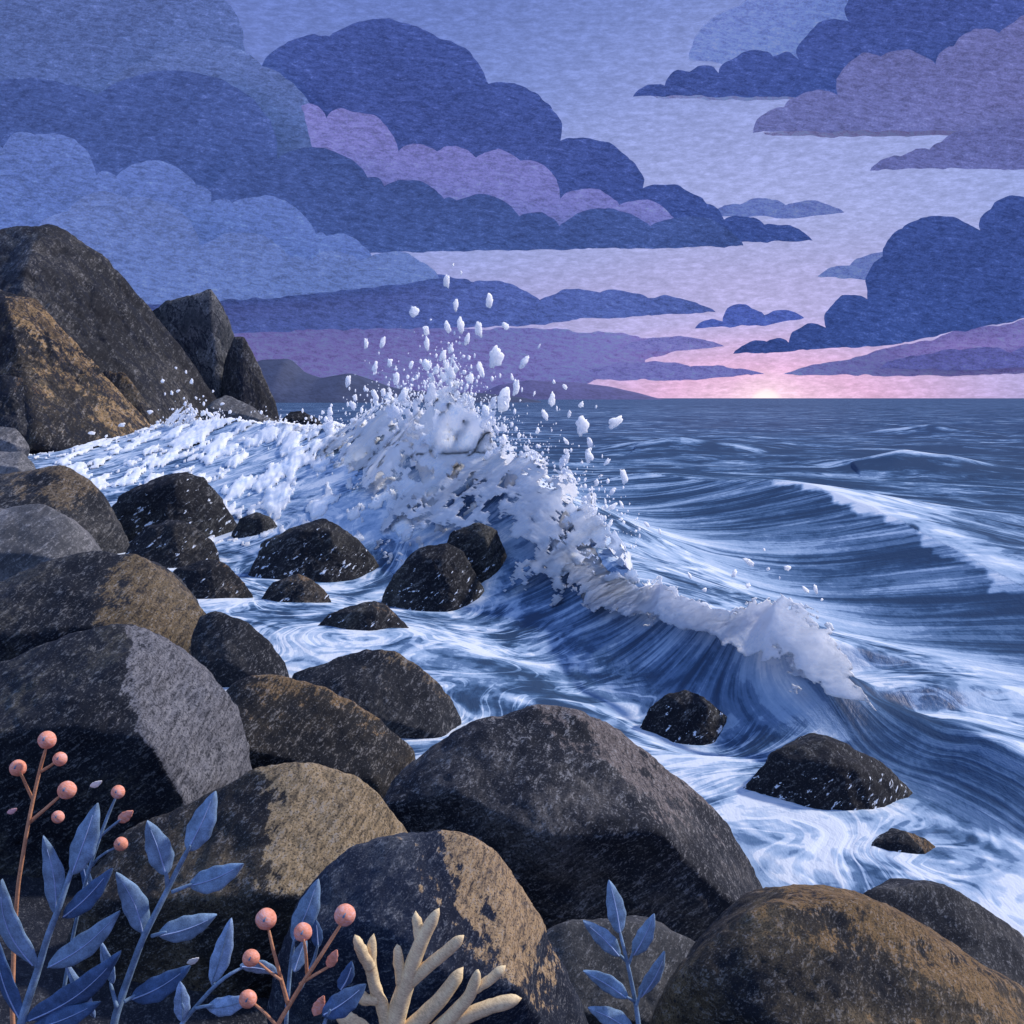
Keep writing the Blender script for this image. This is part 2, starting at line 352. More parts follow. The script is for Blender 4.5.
rock('sea_stack', "grey pointed sea stack right of the tall dark cliff", 'sea stack',
     [(130, 410), (134, 340), (148, 312), (166, 300), (192, 293), (211, 288), (224, 306), (236, 350), (256, 400), (262, 420)], 98, dict(CLIFF, dark=(.016, .021, .03, 1), mid=(.05, .056, .062, 1), light=(.12, .12, .12, 1)), D=.9, bottom=12, seed=52, rough=.7, nu=220, nv=90, group=CL, cracks=.14, edge=220,
     ridge=[(212, 300, .1), (222, 360, .35), (226, 425, .6), (160, 420, .5), (170, 340, .25)])
rock('sea_stack', "short dark pinnacle leaning on the right side of the pointed sea stack", 'sea stack',
     [(218, 420), (224, 360), (234, 336), (244, 336), (252, 350), (264, 382), (276, 404), (280, 420)], 95, CLIFF, D=.8, bottom=10, seed=60, rough=.7, nu=160, nv=70, group=CL, cracks=.14, edge=220, ridge=[(240, 345, .1), (244, 380, .4), (248, 424, .8), (226, 424, .6)])
rock('sea_cliff', "ochre brown crag in front of the tall cliff, at the left edge", 'cliff',
     [(-120, 400), (-90, 300), (-30, 290), (0, 289), (36, 299), (54, 318), (84, 372), (110, 392), (150, 426), (170, 446)], 78, dict(CLIFF, mid=(.052, .042, .030, 1), light=(.15, .115, .072, 1), patch=C(158, 128, 86)), D=.55, bottom=14, seed=53, rough=.7, nu=240, nv=100, group=CL, cracks=.14, edge=220,
     ridge=[(20, 306, .2), (54, 370, .5), (96, 440, .9), (-60, 420, .4), (150, 444, .35)], lichen=[((.6, -.1, .75), .56, 2.4)])  # ochre patch also paints the lit top of the crag
rock('sea_cliff', "low dark buttress with brown edge in front of the ochre crag", 'cliff',
     [(-60, 440), (-30, 385), (0, 374), (22, 378), (46, 396), (66, 418), (88, 446)], 72, dict(CLIFF, patch=C(128, 98, 60)), D=.6, bottom=10, seed=54, rough=.7, group=CL, cracks=.14, edge=220, ridge=[(16, 388, .2), (40, 432, .6), (-20, 430, .5)], lichen=[((.7, -.1, .7), .66, 2)])
rock('rock', "pale brown ledge between the ochre crag and the wash", 'rock',
     [(84, 440), (92, 388), (104, 370), (124, 372), (140, 392), (156, 412), (170, 430), (174, 444)], 80, dict(CLIFF, mid=(.06, .05, .038, 1), light=(.15, .12, .08, 1)), D=.5, bottom=12, cuts=CUT2, seed=55, group=CL, smooth=1, lichen=[((.3, -.2, .9), .62, 2)])
rock('rock', "grey tumbled rock at the foot of the sea stack", 'rock',
     [(196, 425), (212, 402), (226, 396), (244, 402), (262, 413), (276, 422)], 88, dict(GREY, mid=(.07, .07, .075, 1), light=(.14, .14, .14, 1)), D=.7, bottom=10, cuts=CUT, seed=56, group=CL)
rock('rock', "tiny dark rock at the tip of the headland by the splash", 'rock',
     [(276, 424), (290, 412), (302, 410), (318, 419), (324, 426)], 92, WET, D=.7, bottom=8, cuts=CUT, seed=57, group=CL)
rock('rock', "pale grey wave-worn rock at the left edge under the crags", 'rock',
     [(-50, 450), (-20, 432), (0, 427), (16, 428), (26, 440), (32, 450)], 60, dict(GREY, mid=(.08, .08, .085, 1)), D=.7, bottom=10, cuts=CUT, seed=58, group=CL)
rock('rock', "flat grey rock at the left edge above the farthest shore boulder", 'rock',
     [(-60, 470), (-30, 455), (0, 451), (22, 452), (34, 464), (38, 474)], 45, GREY, D=.7, bottom=12, cuts=CUT2, seed=59, group=CL)

# -- far headlands (terrain)
def headland(name, top, Y, col, depth, seed):
    P = resample([at(px, py, Y) for px, py in top], 160, False, 2)
    nv = 24; t = np.linspace(-1, 1, nv)
    V = np.repeat(P[:, None, :], nv, 1)
    V[..., 1] += t * depth
    f = 1 - np.abs(t) ** 1.6
    V[..., 2] = -3 + (V[..., 2] + 3) * f
    V[..., 2] += fbm(V * (9 / Y), seed, 4) * .012 * Y * f * .35
    M = flat_paint(name, col, scale=60 / Y * 4, var=.3)
    o = link_mesh(name, V.reshape(-1, 3), grid_faces(160, nv), M)
    return tag(o, kind='structure')


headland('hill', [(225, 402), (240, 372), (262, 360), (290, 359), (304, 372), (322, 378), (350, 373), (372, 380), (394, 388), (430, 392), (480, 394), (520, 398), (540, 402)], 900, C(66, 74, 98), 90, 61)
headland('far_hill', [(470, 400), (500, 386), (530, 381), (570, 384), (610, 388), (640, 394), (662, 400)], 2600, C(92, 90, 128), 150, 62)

# ------------------------------------------------------------------ waves
class Crest:
    def __init__(s, pts):                                    # px, py, Y, front width, back width
        s.P = []
        for px, py, Y, wf, wb in pts:
            w = at(px, py, Y); s.P.append((w[0], w[1], w[2], wf, wb))
        s.P = np.array(s.P); s.P = resample(s.P, 60, False, 3)
    def field(s, X, Y):
        best = np.full(X.shape, 1e9); d_ = np.zeros_like(X); h = np.zeros_like(X); wf = np.ones_like(X); wb = np.ones_like(X); ss = np.zeros_like(X)
        L = 0
        for a, b in zip(s.P[:-1], s.P[1:]):
            ex, ey = b[0] - a[0], b[1] - a[1]; l2 = ex * ex + ey * ey; l = math.sqrt(l2)
            t = np.clip(((X - a[0]) * ex + (Y - a[1]) * ey) / l2, 0, 1)
            dx, dy = X - a[0] - ex * t, Y - a[1] - ey * t
            d = np.hypot(dx, dy); m = d < best
            side = np.sign(ex * dy - ey * dx)                # + = left of travel = seaward when drawn left to right
            best = np.where(m, d, best); d_ = np.where(m, d * side, d_)
            h = np.where(m, a[2] + (b[2] - a[2]) * t, h)
            wf = np.where(m, a[3] + (b[3] - a[3]) * t, wf); wb = np.where(m, a[4] + (b[4] - a[4]) * t, wb)
            ss = np.where(m, L + l * t, ss); L += l
        s.L = L
        return d_, h, wf, wb, ss


W1 = Crest([(480, 520, 40, 5, 6), (560, 492, 42, 6, 7), (640, 472, 41, 6, 7), (690, 479, 37, 5, 6), (740, 481, 33, 5, 6), (790, 481, 29.5, 5, 5), (818, 487, 27.5, 5, 4.5),
            (870, 507, 24, 4.6, 4), (920, 530, 21, 4, 4), (960, 550, 19, 3.6, 4), (1024, 585, 16.6, 3, 4), (1120, 640, 14.5, 2.5, 4), (1250, 700, 12, 2, 4)])
W2 = Crest([(110, 436, 88, 12, 8), (150, 428, 75, 12, 8), (200, 422, 60, 12, 7), (260, 424, 48, 12, 6), (330, 428, 40, 11, 5), (400, 424, 32, 9, 4), (450, 430, 28, 7, 3.5),
            (500, 458, 25, 5, 3.2), (550, 492, 22, 3.4, 3), (590, 545, 19, 2.2, 3), (640, 594, 15.6, 1.6, 2.6), (700, 612, 13.7, 1.4, 2.5), (760, 627, 12.7, 1.4, 2.4),
            (820, 652, 11.8, 1.3, 2.4), (852, 676, 11.1, 1.1, 2.0), (885, 704, 10.4, 1., 1.8)])
W3 = Crest([(590, 452, 74, 9, 10), (640, 442, 74, 9, 10), (672, 437, 73, 9, 9), (710, 442, 72, 9, 9), (770, 452, 70, 8, 9)])
W4 = Crest([(810, 470, 55, 7, 8), (850, 461, 55, 7, 8), (900, 450, 54, 7, 7), (950, 456, 53, 7, 7), (1000, 467, 52, 7, 7), (1060, 474, 51, 7, 7)])
W5 = Crest([(850, 435, 106, 12, 12), (900, 428, 105, 12, 12), (938, 423, 104, 12, 12), (1000, 433, 103, 12, 12)])

def curl(pts, z, wf, wb): return Crest([(x, y, float(sea_at(x, y, z * k)[1]), wf, wb) for x, y, k in pts])


W6 = curl([(834, 672, .2), (864, 680, .8), (896, 697, 1.), (926, 717, .8), (954, 738, .1)], .40, .85, 1.3)
W7 = curl([(908, 712, .1), (948, 720, .7), (990, 738, 1.), (1040, 764, .9), (1090, 792, .5), (1140, 822, .1)], .42, .9, 1.3)
# sea sheet: a fan of growing cells reaching the horizon
na, nr = 1050, 900
ang = np.concatenate([np.linspace(R(-75), R(-27.5), 60, endpoint=False), np.linspace(R(-27.5), R(27.5), na - 120, endpoint=False), np.linspace(R(27.5), R(75), 60)])
inv = np.concatenate([np.linspace(1 / 3.2, 1 / 6.5, 70, endpoint=False), np.linspace(1 / 6.5, 1 / 220, nr - 130, endpoint=False), 1 / np.geomspace(220, 14000, 60)])
A, RR = np.meshgrid(ang, 1 / inv, indexing='ij')
X, Yy = RR * np.sin(A), RR * np.cos(A)
Z = np.zeros_like(X)
P3 = np.stack([X, Yy, X * 0], -1)
fade = np.clip(1.2 - RR / 400, 0, 1)
dist_shore = sstep(9, 26, RR)
sw = fbm(np.stack([X * .10 + Yy * .05, Yy * .22, X * 0], -1), 2, 3)
Z += sw * .28 * dist_shore * fade + fbm(np.stack([X * .5, Yy * .9, X * 0], -1), 8, 3) * .07 * fade
rows = []
foam = .10 + .22 * fbm(np.stack([X * .05, Yy * .16, X * 0], -1), 21, 4) * dist_shore
foam = np.where(RR > 400, .08, foam)
warp = fbm(P3 * .22, 31, 3) * 2.6 + fbm(P3 * .75, 37, 3) * .8
psi = Yy * .85 + X * .18 + warp
face = np.zeros_like(X); psif = X * 1.6 + Yy * .5
# smooth swirl of the lines round each rock in the water
for i, (rx, ry, hw) in enumerate(ROCKS):
    d = np.hypot(X - rx, (Yy - ry) * .9) / max(hw, .3)
    psi += np.exp(-(np.clip(d - .8, 0, None) / 1.3) ** 1.3) * (3.2 if i % 2 else -3.2) * max(.5, min(hw, 1.3))
shore_side = np.ones_like(X)
for k, (W, prof, fl) in enumerate(((W5, 1.6, .1), (W4, 1.6, .1), (W3, 1.6, .1), (W1, 1.5, .1), (W2, 2.2, .2), (W6, 1.6, .1), (W7, 1.6, .1))):
    d, h, wf, wb, ss = W.field(X, Yy)
    end = sstep(0, .08, ss / W.L) * (1 - sstep(.93, 1, ss / W.L)) if k != 3 else sstep(0, .03, ss / W.L)
    wob = fbm(np.stack([ss * .5, ss * 0, ss * 0], -1), 40 + k, 3)
    if k == 4: end = sstep(0, 1.5, ss) * (1 - sstep(W.L - 1.3, W.L, ss))
    fr = np.clip(1 + d / wf, 0, 1) ** prof                  # seaward d > 0
    bk = np.exp(-(np.clip(d, 0, None) / wb) ** 1.5)
    b = np.where(d < 0, fr, bk)
    trough = -.22 * min(1, 1) * np.exp(-((d + wf * .95) / (wf * .55)) ** 2) * end * sstep(.25, .7, h)
    b = b * np.clip(end, 0, 1); hh = h * (1 + .10 * wob)
    Z = Z * (1 - b) + hh * b + trough * (1 if k >= 3 else 0)
    infr = (d < 0) * np.clip(1 + d / (wf * 1.15), 0, 1) * end
    if k == 3:
        face = np.maximum(face, sstep(0, .2, infr)); psif = np.where(infr > 0, ss * .6 - d * .42 + d * d * .02, psif)
        foam = np.where(d < 0, foam * (1 - infr) + .10 * infr, foam)
        foam += .20 * sstep(-.55, -.95, d / wf) * (d > -wf * 1.2) * (d < 0)
        rag = fbm(np.stack([ss * 1.3, ss * 0, ss * 0], -1), 58, 4)
        cr = np.exp(-(np.clip(d, 0, None) / (.8 + .9 * rag)) ** 2) * (d >= -.16 + .45 * rag)
        xl = sstep(.42, .55, ss / W.L) * (1 - sstep(.66, .8, ss / W.L) * .6)
        foam += cr * .75 * (.25 + .75 * xl)
        foam += .42 * xl * bk * (d > .4) * (.4 + .6 * (fbm(np.stack([ss * .5, d * 1.4, ss * 0], -1), 55, 3) > -.05))
    elif k > 4:
        infr3 = sstep(.0, .35, infr); face = np.maximum(face, infr3)
        psif = np.where((infr3 > .02) & (face < .98 * 0 + infr3 + 1e-6), X * 1.6 + Yy * .5, psif)
        foam = np.where(infr3 > 0, foam * (1 - infr3) + .20 * infr3, foam)
        foam += .30 * np.exp(-((d - .1) / .16) ** 2) * end * (h > .1)
    elif k == 4:
        shore_side = d
        sx = ss / W.L
        left = 1 - sstep(.84, .91, sx)                      # the part that has already broken
        infr2 = sstep(.34, .66, infr + .12 * fbm(np.stack([ss * .9, d * 0, d * 0], -1), 77, 3))
        face = np.maximum(face * (d > 0), np.maximum(infr2, .0) * (1 - left) + infr2 * .35 * left)
        wl = sstep(W.L - 5, W.L - 1, ss); psif = np.where(infr > 0, ((ss - W.L) * 1.3 + 11 - d * .55 + d * d * .12) * (1 - wl) + wl * (X * 1.6 + Yy * .5), psif)
        inner = (d < -wf)
        base = .30 + .20 * fbm(P3 * .35, 61, 3)
        foam = np.where(d < 0, base, foam)
        foam = np.where((d < 0) & (infr > 0), base * (1 - infr2) + infr2 * (left * (.60 + .28 * fbm(P3 * .8, 67, 4)) + (1 - left) * .24), foam)
        bkz = (d > 0) * np.exp(-(d / (wb * 1.7)) ** 2)
        foam += bkz * .40 * (1 - left) + bkz * .5 * left
        foam += np.exp(-(d / .35) ** 2) * .35 * end
    else:
        foam = np.where(d < 0, foam * (1 - infr) + .03 * infr, foam)
        foam += .6 * np.exp(-(np.clip(d, 0, None) / (1.0 + wb * .12)) ** 2) * (d > -.4) * end * sstep(-.25, .15, wob + .1)
        face = np.maximum(face * .999, 0)
# foam collars where water meets stone
collar = np.zeros_like(X); cn = fbm(P3 * 1.7, 91, 3) + .35; cw = fbm(P3 * 1.1, 95, 3) * .28
for i, (rx, ry, hw) in enumerate(ROCKS):
    d = (np.hypot(X - rx, (Yy - ry) * .9) - hw)
    collar = np.maximum(collar, .34 * np.exp(-(np.clip(d - .02, 0, None) / (.10 + .04 * hw)) ** 2) * (RR < 60) * (.55 + .9 * cn))
    if hw < 1.7:
        for j, r0 in enumerate((.26, .60, 1.0)):
            md = sstep(-.12, .12, fbm(P3 * np.array((.9, .9, 1)), 300 + i * 3 + j, 2)) * (RR < 40)
            collar = np.maximum(collar, (.34 - .06 * j) * md * np.exp(-((d - (r0 + cw) * (.6 + .4 * hw)) / (.045 + .03 * hw)) ** 2))
# soften creases of the nearer water
Zs = Z.copy()
for _ in range(14):
    Zs[1:-1, 1:-1] = (Zs[1:-1, 1:-1] * 2 + Zs[:-2, 1:-1] + Zs[2:, 1:-1] + Zs[1:-1, :-2] + Zs[1:-1, 2:]) / 6
Z = Z + (Zs - Z) * (1 - sstep(12, 16, RR))
for q_ in (foam, face):
    for _ in range(3):
        q_[1:-1, 1:-1] = (q_[1:-1, 1:-1] * 2 + q_[:-2, 1:-1] + q_[2:, 1:-1] + q_[1:-1, :-2] + q_[1:-1, 2:]) / 6
stroke = fbm(np.stack([psi * 1.1, X * .12, Yy * .05], -1), 71, 4, .6)
Z += stroke * .05 * (1 - dist_shore) * (shore_side < 0) * (1 - face)
V = np.stack([X, Yy, Z], -1).reshape(-1, 3)
M = Mat('sea_water'); M.attr('foam')
f_ = M.attr('foam'); ps = M.attr('psi'); pf = M.attr('psi_face'); fc = M.attr('face')
geo = M.n('ShaderNodeNewGeometry').outputs['Position']
sep = M.n('ShaderNodeSeparateXYZ', {0: geo})
def comb(a, b, c=0.): return M.n('ShaderNodeCombineXYZ', {0: a, 1: b, 2: c}).outputs[0]
sx_ = M.math('MULTIPLY', sep.outputs[0], .22); sy_ = M.math('MULTIPLY', sep.outputs[1], .12)
sA = M.noise(comb(M.math('MULTIPLY', ps, .62), sx_, sy_), 1.0, 4, .55, .4)
sB = M.noise(comb(M.math('MULTIPLY', ps, 3.2), M.math('MULTIPLY', sx_, 4.), sy_), 1.0, 4, .65)
fA = M.noise(comb(M.math('MULTIPLY', pf, .95), M.math('MULTIPLY', sep.outputs[2], .5), 3.), 1.0, 3, .55)
fB = M.noise(comb(M.math('MULTIPLY', pf, 6.), M.math('MULTIPLY', sep.outputs[2], .8), 9.), 1.0, 3, .65)
wA = M.n('ShaderNodeMix', {0: fc, 2: sA, 3: fA}).outputs[0]
wB = M.n('ShaderNodeMix', {0: fc, 2: sB, 3: fB}).outputs[0]
gr = M.noise(M.mapv(geo, (14, 5, 14)), 1.0, 4, .7)
v = M.math('ADD', f_, M.math('MULTIPLY', M.math('SUBTRACT', wA, .5), 1.75))
v = M.math('ADD', v, M.math('MULTIPLY', M.math('SUBTRACT', wB, .5), .95))
v = M.math('ADD', v, M.math('MULTIPLY', M.math('SUBTRACT', gr, .5), .25))
rb = M.noise(comb(M.math('MULTIPLY', ps, .75), M.math('MULTIPLY', sep.outputs[0], .30), M.math('ADD', M.math('MULTIPLY', sep.outputs[1], .10), 7.)), 1.0, 3, .5, .9)
rib = M.ramp(M.math('ABSOLUTE', M.math('SUBTRACT', rb, .5)), [(.016, 1.), (.032, 0.)])
rb2 = M.noise(comb(M.math('MULTIPLY', ps, 1.6), M.math('MULTIPLY', sep.outputs[0], .55), M.math('ADD', M.math('MULTIPLY', sep.outputs[1], .2), 17.)), 1.0, 3, .5, .7)
rib2 = M.ramp(M.math('ABSOLUTE', M.math('SUBTRACT', rb2, .5)), [(.012, .8), (.024, 0.)])
near = M.math('MULTIPLY', M.math('SUBTRACT', 1., M.attr('open'), True), M.math('SUBTRACT', 1., fc, True))
pool = M.noise(M.mapv(geo, (.75, .62, .75), (0, 0, -.4)), 1.0, 4, .6, 1.2)
v = M.math('ADD', v, M.math('MULTIPLY', M.math('MULTIPLY', M.math('SUBTRACT', pool, .5), near), 3.2))
blot = M.noise(M.mapv(geo, (1.6, 1.1, 1.6), (0, 0, .5)), 1.0, 6, .68, .8)
v = M.math('ADD', v, M.math('MULTIPLY', M.math('MULTIPLY', M.math('SUBTRACT', blot, .5), M.math('ADD', M.math('MULTIPLY', near, .8), .35)), 1.5))
for sx0, sy0, amp in ((.012, .03, .30), (.05, .10, .30), (.22, .5, .22)):
    ln = M.noise(M.mapv(geo, (sx0, sy0, .3)), 1.0, 3, .6, .4)
    v = M.math('ADD', v, M.math('MULTIPLY', M.math('MULTIPLY', M.math('SUBTRACT', ln, .5), amp), M.attr('open')))
vn = M.math('ADD', M.math('MULTIPLY', v, .60), .085)
vn = M.math('ADD', vn, M.math('ADD', M.math('MULTIPLY', M.math('ADD', rib, rib2), .27), M.attr('collar')))
v = M.n('ShaderNodeMix', {0: near, 2: v, 3: vn}).outputs[0]
wc = M.ramp(v, [(.0, (.026, .056, .110, 1)), (.16, (.040, .088, .170, 1)), (.24, (.090, .165, .28, 1)), (.34, (.125, .205, .335, 1)), (.39, (.24, .345, .49, 1)), (.52, (.33, .44, .585, 1)), (.60, (.41, .51, .64, 1)), (.70, (.51, .59, .69, 1)), (.76, (.67, .715, .77, 1))])
hb = M.math('ADD', M.math('MULTIPLY', wB, .6), M.math('MULTIPLY', gr, .4))
far = M.math('MULTIPLY', M.math('SUBTRACT', sep.outputs[1], 45.), .012, True)
bp = M.n('ShaderNodeBump', {'Height': hb, 'Strength': M.math('SUBTRACT', .45, M.math('MULTIPLY', far, .38)), 'Distance': .08}).outputs[0]
df = M.n('ShaderNodeBsdfDiffuse', {'Color': wc, 'Normal': bp}).outputs[0]
far = M.math('MULTIPLY', M.math('SUBTRACT', sep.outputs[1], 45.), .012, True)
gl = M.n('ShaderNodeBsdfGlossy', {'Color': (.9, .88, 1, 1), 'Roughness': M.math('SUBTRACT', .45, M.math('MULTIPLY', far, .22)), 'Normal': bp}).outputs[0]
ms = M.n('ShaderNodeMixShader', {0: M.math('MULTIPLY', M.ramp(v, [(.3, .03), (.6, .01)]), M.math('ADD', 1., M.math('MULTIPLY', far, 3.2))), 1: df, 2: gl}).outputs[0]
M.t.links.new(ms, M.n('ShaderNodeOutputMaterial').inputs[0])
sea = link_mesh('sea', V, grid_faces(na, nr)[:, ::-1], M.m)
for n_, a_ in (('foam', foam), ('psi', psi), ('psi_face', psif), ('face', face), ('collar', np.clip(collar, 0, 1)), ('open', sstep(0, 6, shore_side))): set_attr(sea, n_, a_.ravel())
if sea.data.polygons[0].normal.z < 0: sea.data.flip_normals()
tag(sea, kind='structure')

# ------------------------------------------------------------------ foam and spray
MF = Mat('white_foam'); o_ = MF.n('ShaderNodeNewGeometry').outputs['Position']
n1 = MF.noise(MF.mapv(o_, (1.2, 1.2, 1.5)), 1.0, 5, .65); n2 = MF.noise(o_, 16, 4, .7)
fc_ = MF.ramp(MF.math('ADD', MF.math('MULTIPLY', n1, .7), MF.math('MULTIPLY', n2, .3)), [(.38, (.60, .71, .86, 1)), (.46, (.82, .87, .93, 1)), (.52, (.95, .96, .97, 1)), (1., (.96, .97, .98, 1))])
MF.out(fc_, .85, .05, bump=n2, bstr=.15, bdist=.03, **{'Subsurface Weight': 1., 'Subsurface Radius': (1., 1., 1.), 'Subsurface Scale': .5})
FOAM = MF.m


def lace(B, T, nt, seed, keep, lump=.12, thick=.07, scale=1.0, bulge=0., out=None):
    """a torn sheet of foam between lines B (low) and T (high): vertices and quads with holes; both faces"""
    B, T = np.asarray(B), np.asarray(T); ns = len(B)
    t = np.linspace(0, 1, nt)[None, :, None]
    V = B[:, None, :] * (1 - t) + T[:, None, :] * t
    V[..., 1] -= bulge * np.sin(t[..., 0] * math.pi)
    dn = fbm(V * 1.1 * scale, seed, 4, .6)
    V[..., 1] += dn * lump * 3
    V[..., 2] += fbm(V * 2.2 * scale, seed + 3, 3) * lump
    u = np.linspace(0, 1, ns)[:, None]
    nz = fbm(V * np.array((1.5, .8, 1.5)) * scale, seed + 7, 5, .68)
    m = (nz > keep(u, t[..., 0]))
    F = grid_faces(ns, nt)
    ok = m.ravel()[F].sum(1) >= 3
    F = F[ok]
    th = thick * (.4 + .6 * sstep(-.1, .35, nz - keep(u, t[..., 0])))
    front = V.copy(); back = V.copy(); front[..., 1] -= th; back[..., 1] += th
    n = ns * nt
    # rim walls
    e = np.concatenate([F[:, [0, 1]], F[:, [1, 2]], F[:, [2, 3]], F[:, [3, 0]]])
    key = np.sort(e, 1); kk = key[:, 0].astype(np.int64) * n + key[:, 1]
    uq, idx, cnt = np.unique(kk, return_index=True, return_counts=True)
    eb = e[idx[cnt == 1]]
    rim = np.stack([eb[:, 1], eb[:, 0], eb[:, 0] + n, eb[:, 1] + n], 1)
    FF = np.concatenate([F, F[:, ::-1] + n, rim])
    VV = np.concatenate([front.reshape(-1, 3), back.reshape(-1, 3)])
    used = np.unique(FF); mp = np.full(len(VV), -1); mp[used] = np.arange(len(used))
    return VV[used], mp[FF]


def join(parts):
    Vs, Fs, k = [], [], 0
    for v, f in parts: Vs.append(v); Fs.append(f + k); k += len(v)
    return np.concatenate(Vs), np.concatenate(Fs)


def line(pts, n): return resample([at(*p) for p in pts], n, False, 2)


# thrown splash: three torn curtains along the broken crest and the plume
D2 = shore_side; WF2 = W2.field(X, Yy); SS2 = WF2[4] / W2.L
TOPP = [(150, 440, 74), (162, 425, 72), (178, 408, 68), (190, 404, 65), (205, 424, 61), (235, 428, 54), (300, 424, 43), (345, 427, 38.5), (362, 414, 36), (385, 400, 33.5), (402, 396, 32),
        (418, 410, 30.5), (436, 392, 29), (450, 370, 28), (462, 388, 27.5), (480, 420, 26.5), (498, 444, 25.2), (524, 446, 23.6), (556, 458, 22), (578, 470, 21), (596, 500, 20), (618, 535, 18.2), (650, 580, 15.8)]
def foot(pts, z=.12): return [(x, y, float(sea_at(x, y, z)[1])) for x, y in pts]


FT = foot([(140, 449), (180, 462), (215, 482), (260, 505), (320, 528), (380, 556), (440, 572), (500, 590), (550, 606), (590, 622), (630, 634)], .15)
p1 = lace(line(FT, 760), line(TOPP, 760), 260, 81, lambda u, t: -.12 + .34 * sstep(.62, .1, t) + .24 * sstep(.82, 1, t), lump=.035, thick=.05, scale=1.7, bulge=.25)
p3 = lace(line([(390, 520, 26.4), (430, 520, 25.8), (470, 520, 25.), (530, 530, 23.6)], 240), line([(424, 392, 27.2), (440, 366, 27.), (452, 358, 26.8), (480, 402, 26.)], 240), 180, 93,
          lambda u, t: -.30 + .44 * sstep(.6, 1.05, t) + .55 * np.abs(u - .5) ** 2 * 4 * t + .62 * sstep(.55, .1, t), lump=.03, thick=.08, scale=1.6, bulge=.15)
p4 = lace(line([(x, y + 46, Y) for x, y, Y in TOPP[3:]], 600), line([(x, y - 16, Y - .2) for x, y, Y in TOPP[3:]], 600), 130, 97, lambda u, t: -.06 + .42 * sstep(.5, 1, t), lump=.035, thick=.05, scale=1.9, bulge=.4)
jets = []
for k, (bx, tx, ty, w0) in enumerate([(420, 384, 390, 16), (424, 400, 384, 15), (432, 416, 392, 15), (440, 428, 376, 16), (452, 449, 356, 17), (462, 470, 374, 15), (474, 494, 396, 15), (486, 506, 412, 14), (512, 530, 432, 14), (548, 566, 446, 14), (580, 600, 474, 13), (366, 352, 408, 14), (340, 330, 412, 13), (190, 186, 398, 9), (212, 216, 410, 8)]):
    Yj = float(np.interp(bx, [190, 340, 450, 600], [64, 38, 26.6, 19])); yb_ = float(np.interp(bx, [190, 340, 450, 520, 600], [440, 450, 470, 500, 540]))
    jets.append(lace(line([(bx - w0, yb_, Yj), (bx + w0, yb_, Yj)], 60), line([(tx - 5, ty + 3, Yj - .3), (tx + 5, ty, Yj - .2)], 60), 130, 140 + k,
                     lambda u, t: -.40 + .62 * t ** 1.6 + 1.6 * np.abs(u - .5) ** 2.2, lump=.03, thick=.06, scale=2.4 * 25 / Yj))
# the finest spray, far too many specks to count
ico = bmesh.new(); bmesh.ops.create_icosphere(ico, subdivisions=1, radius=1); iv = np.array([v.co[:] for v in ico.verts]); jf_ = np.array([[v.index for v in f.verts] for f in ico.faces]); ico.free()
specks = []
for k in range(1500):
    px = random.choice((random.gauss(450, 50), random.uniform(330, 640), random.uniform(150, 340)))
    yc = float(np.interp(px, [150, 190, 240, 340, 400, 450, 500, 560, 620], [425, 405, 425, 420, 395, 372, 425, 455, 530]))
    py = yc + 18 - abs(random.gauss(0, 26 if px > 340 else 12))
    Yk = float(np.interp(px, [150, 240, 340, 450, 600], [70, 54, 38, 27, 18.5])) + random.uniform(-1.2, .6)
    r_ = (random.random() ** 3 * 1.5 + .45) * Yk / FPX
    st_ = np.array((random.uniform(.6, 1.2), .8, random.uniform(.8, 1.9)))
    specks.append((iv * r_ * st_ + at(px, py, Yk), np.c_[jf_, jf_[:, 2]]))
i0, i1 = np.searchsorted(ang, [R(-26), R(9)]); j0, j1 = np.searchsorted(RR[0], [13, 92])
Q = np.stack([X, Yy, Z], -1)[i0:i1, j0:j1].copy(); dq = (D2 / WF2[2])[i0:i1, j0:j1]; rq = RR[i0:i1, j0:j1]
sc_ = (24 / rq) ** .5
qn = fbm(Q * np.array((1.9, .8, 2.2)) * sc_[..., None], 131, 5, .68)
thq = .09 + .30 * sstep(-.55, -1.0, dq) + .5 * sstep(.0, .25, dq) - .16 * sstep(-.5, -.05, dq) + .10 * fbm(Q * .25, 137, 2)
lum = fbm(Q * .55 * sc_[..., None], 133, 3, .5)
keepq = (qn > thq) & (dq < .3) & (dq > -1.05) & (SS2[i0:i1, j0:j1] < .84)
up = .04 + .06 * sstep(0, .35, qn - thq) + .06 * lum
Q[..., 2] += np.clip(up, .03, None) * np.clip(rq / 26, .5, 1.6)
Fq = grid_faces(i1 - i0, j1 - j0); Fq = Fq[keepq.ravel()[Fq].sum(1) >= 3]
qlo = Q.reshape(-1, 3).copy(); qlo[:, 2] -= .07
n_ = len(qlo)
e_ = np.concatenate([Fq[:, [0, 1]], Fq[:, [1, 2]], Fq[:, [2, 3]], Fq[:, [3, 0]]]); kk = np.sort(e_, 1); kk = kk[:, 0].astype(np.int64) * n_ + kk[:, 1]
_, ix, ct = np.unique(kk, return_index=True, return_counts=True); eb = e_[ix[ct == 1]]
FQ = np.concatenate([Fq, np.stack([eb[:, 1], eb[:, 0], eb[:, 0] + n_, eb[:, 1] + n_], 1)]); VQ = np.concatenate([Q.reshape(-1, 3), qlo])
us = np.unique(FQ); mp = np.full(len(VQ), -1); mp[us] = np.arange(len(us))
V_, F_ = join([p1, p3, p4, (VQ[us], mp[FQ])] + jets)
Vs_, Fs_ = join(specks)
tag(link_mesh('spray_mist', Vs_, Fs_[:, :3], FOAM), "haze of finest white specks round the splash", 'sea spray', kind='stuff')
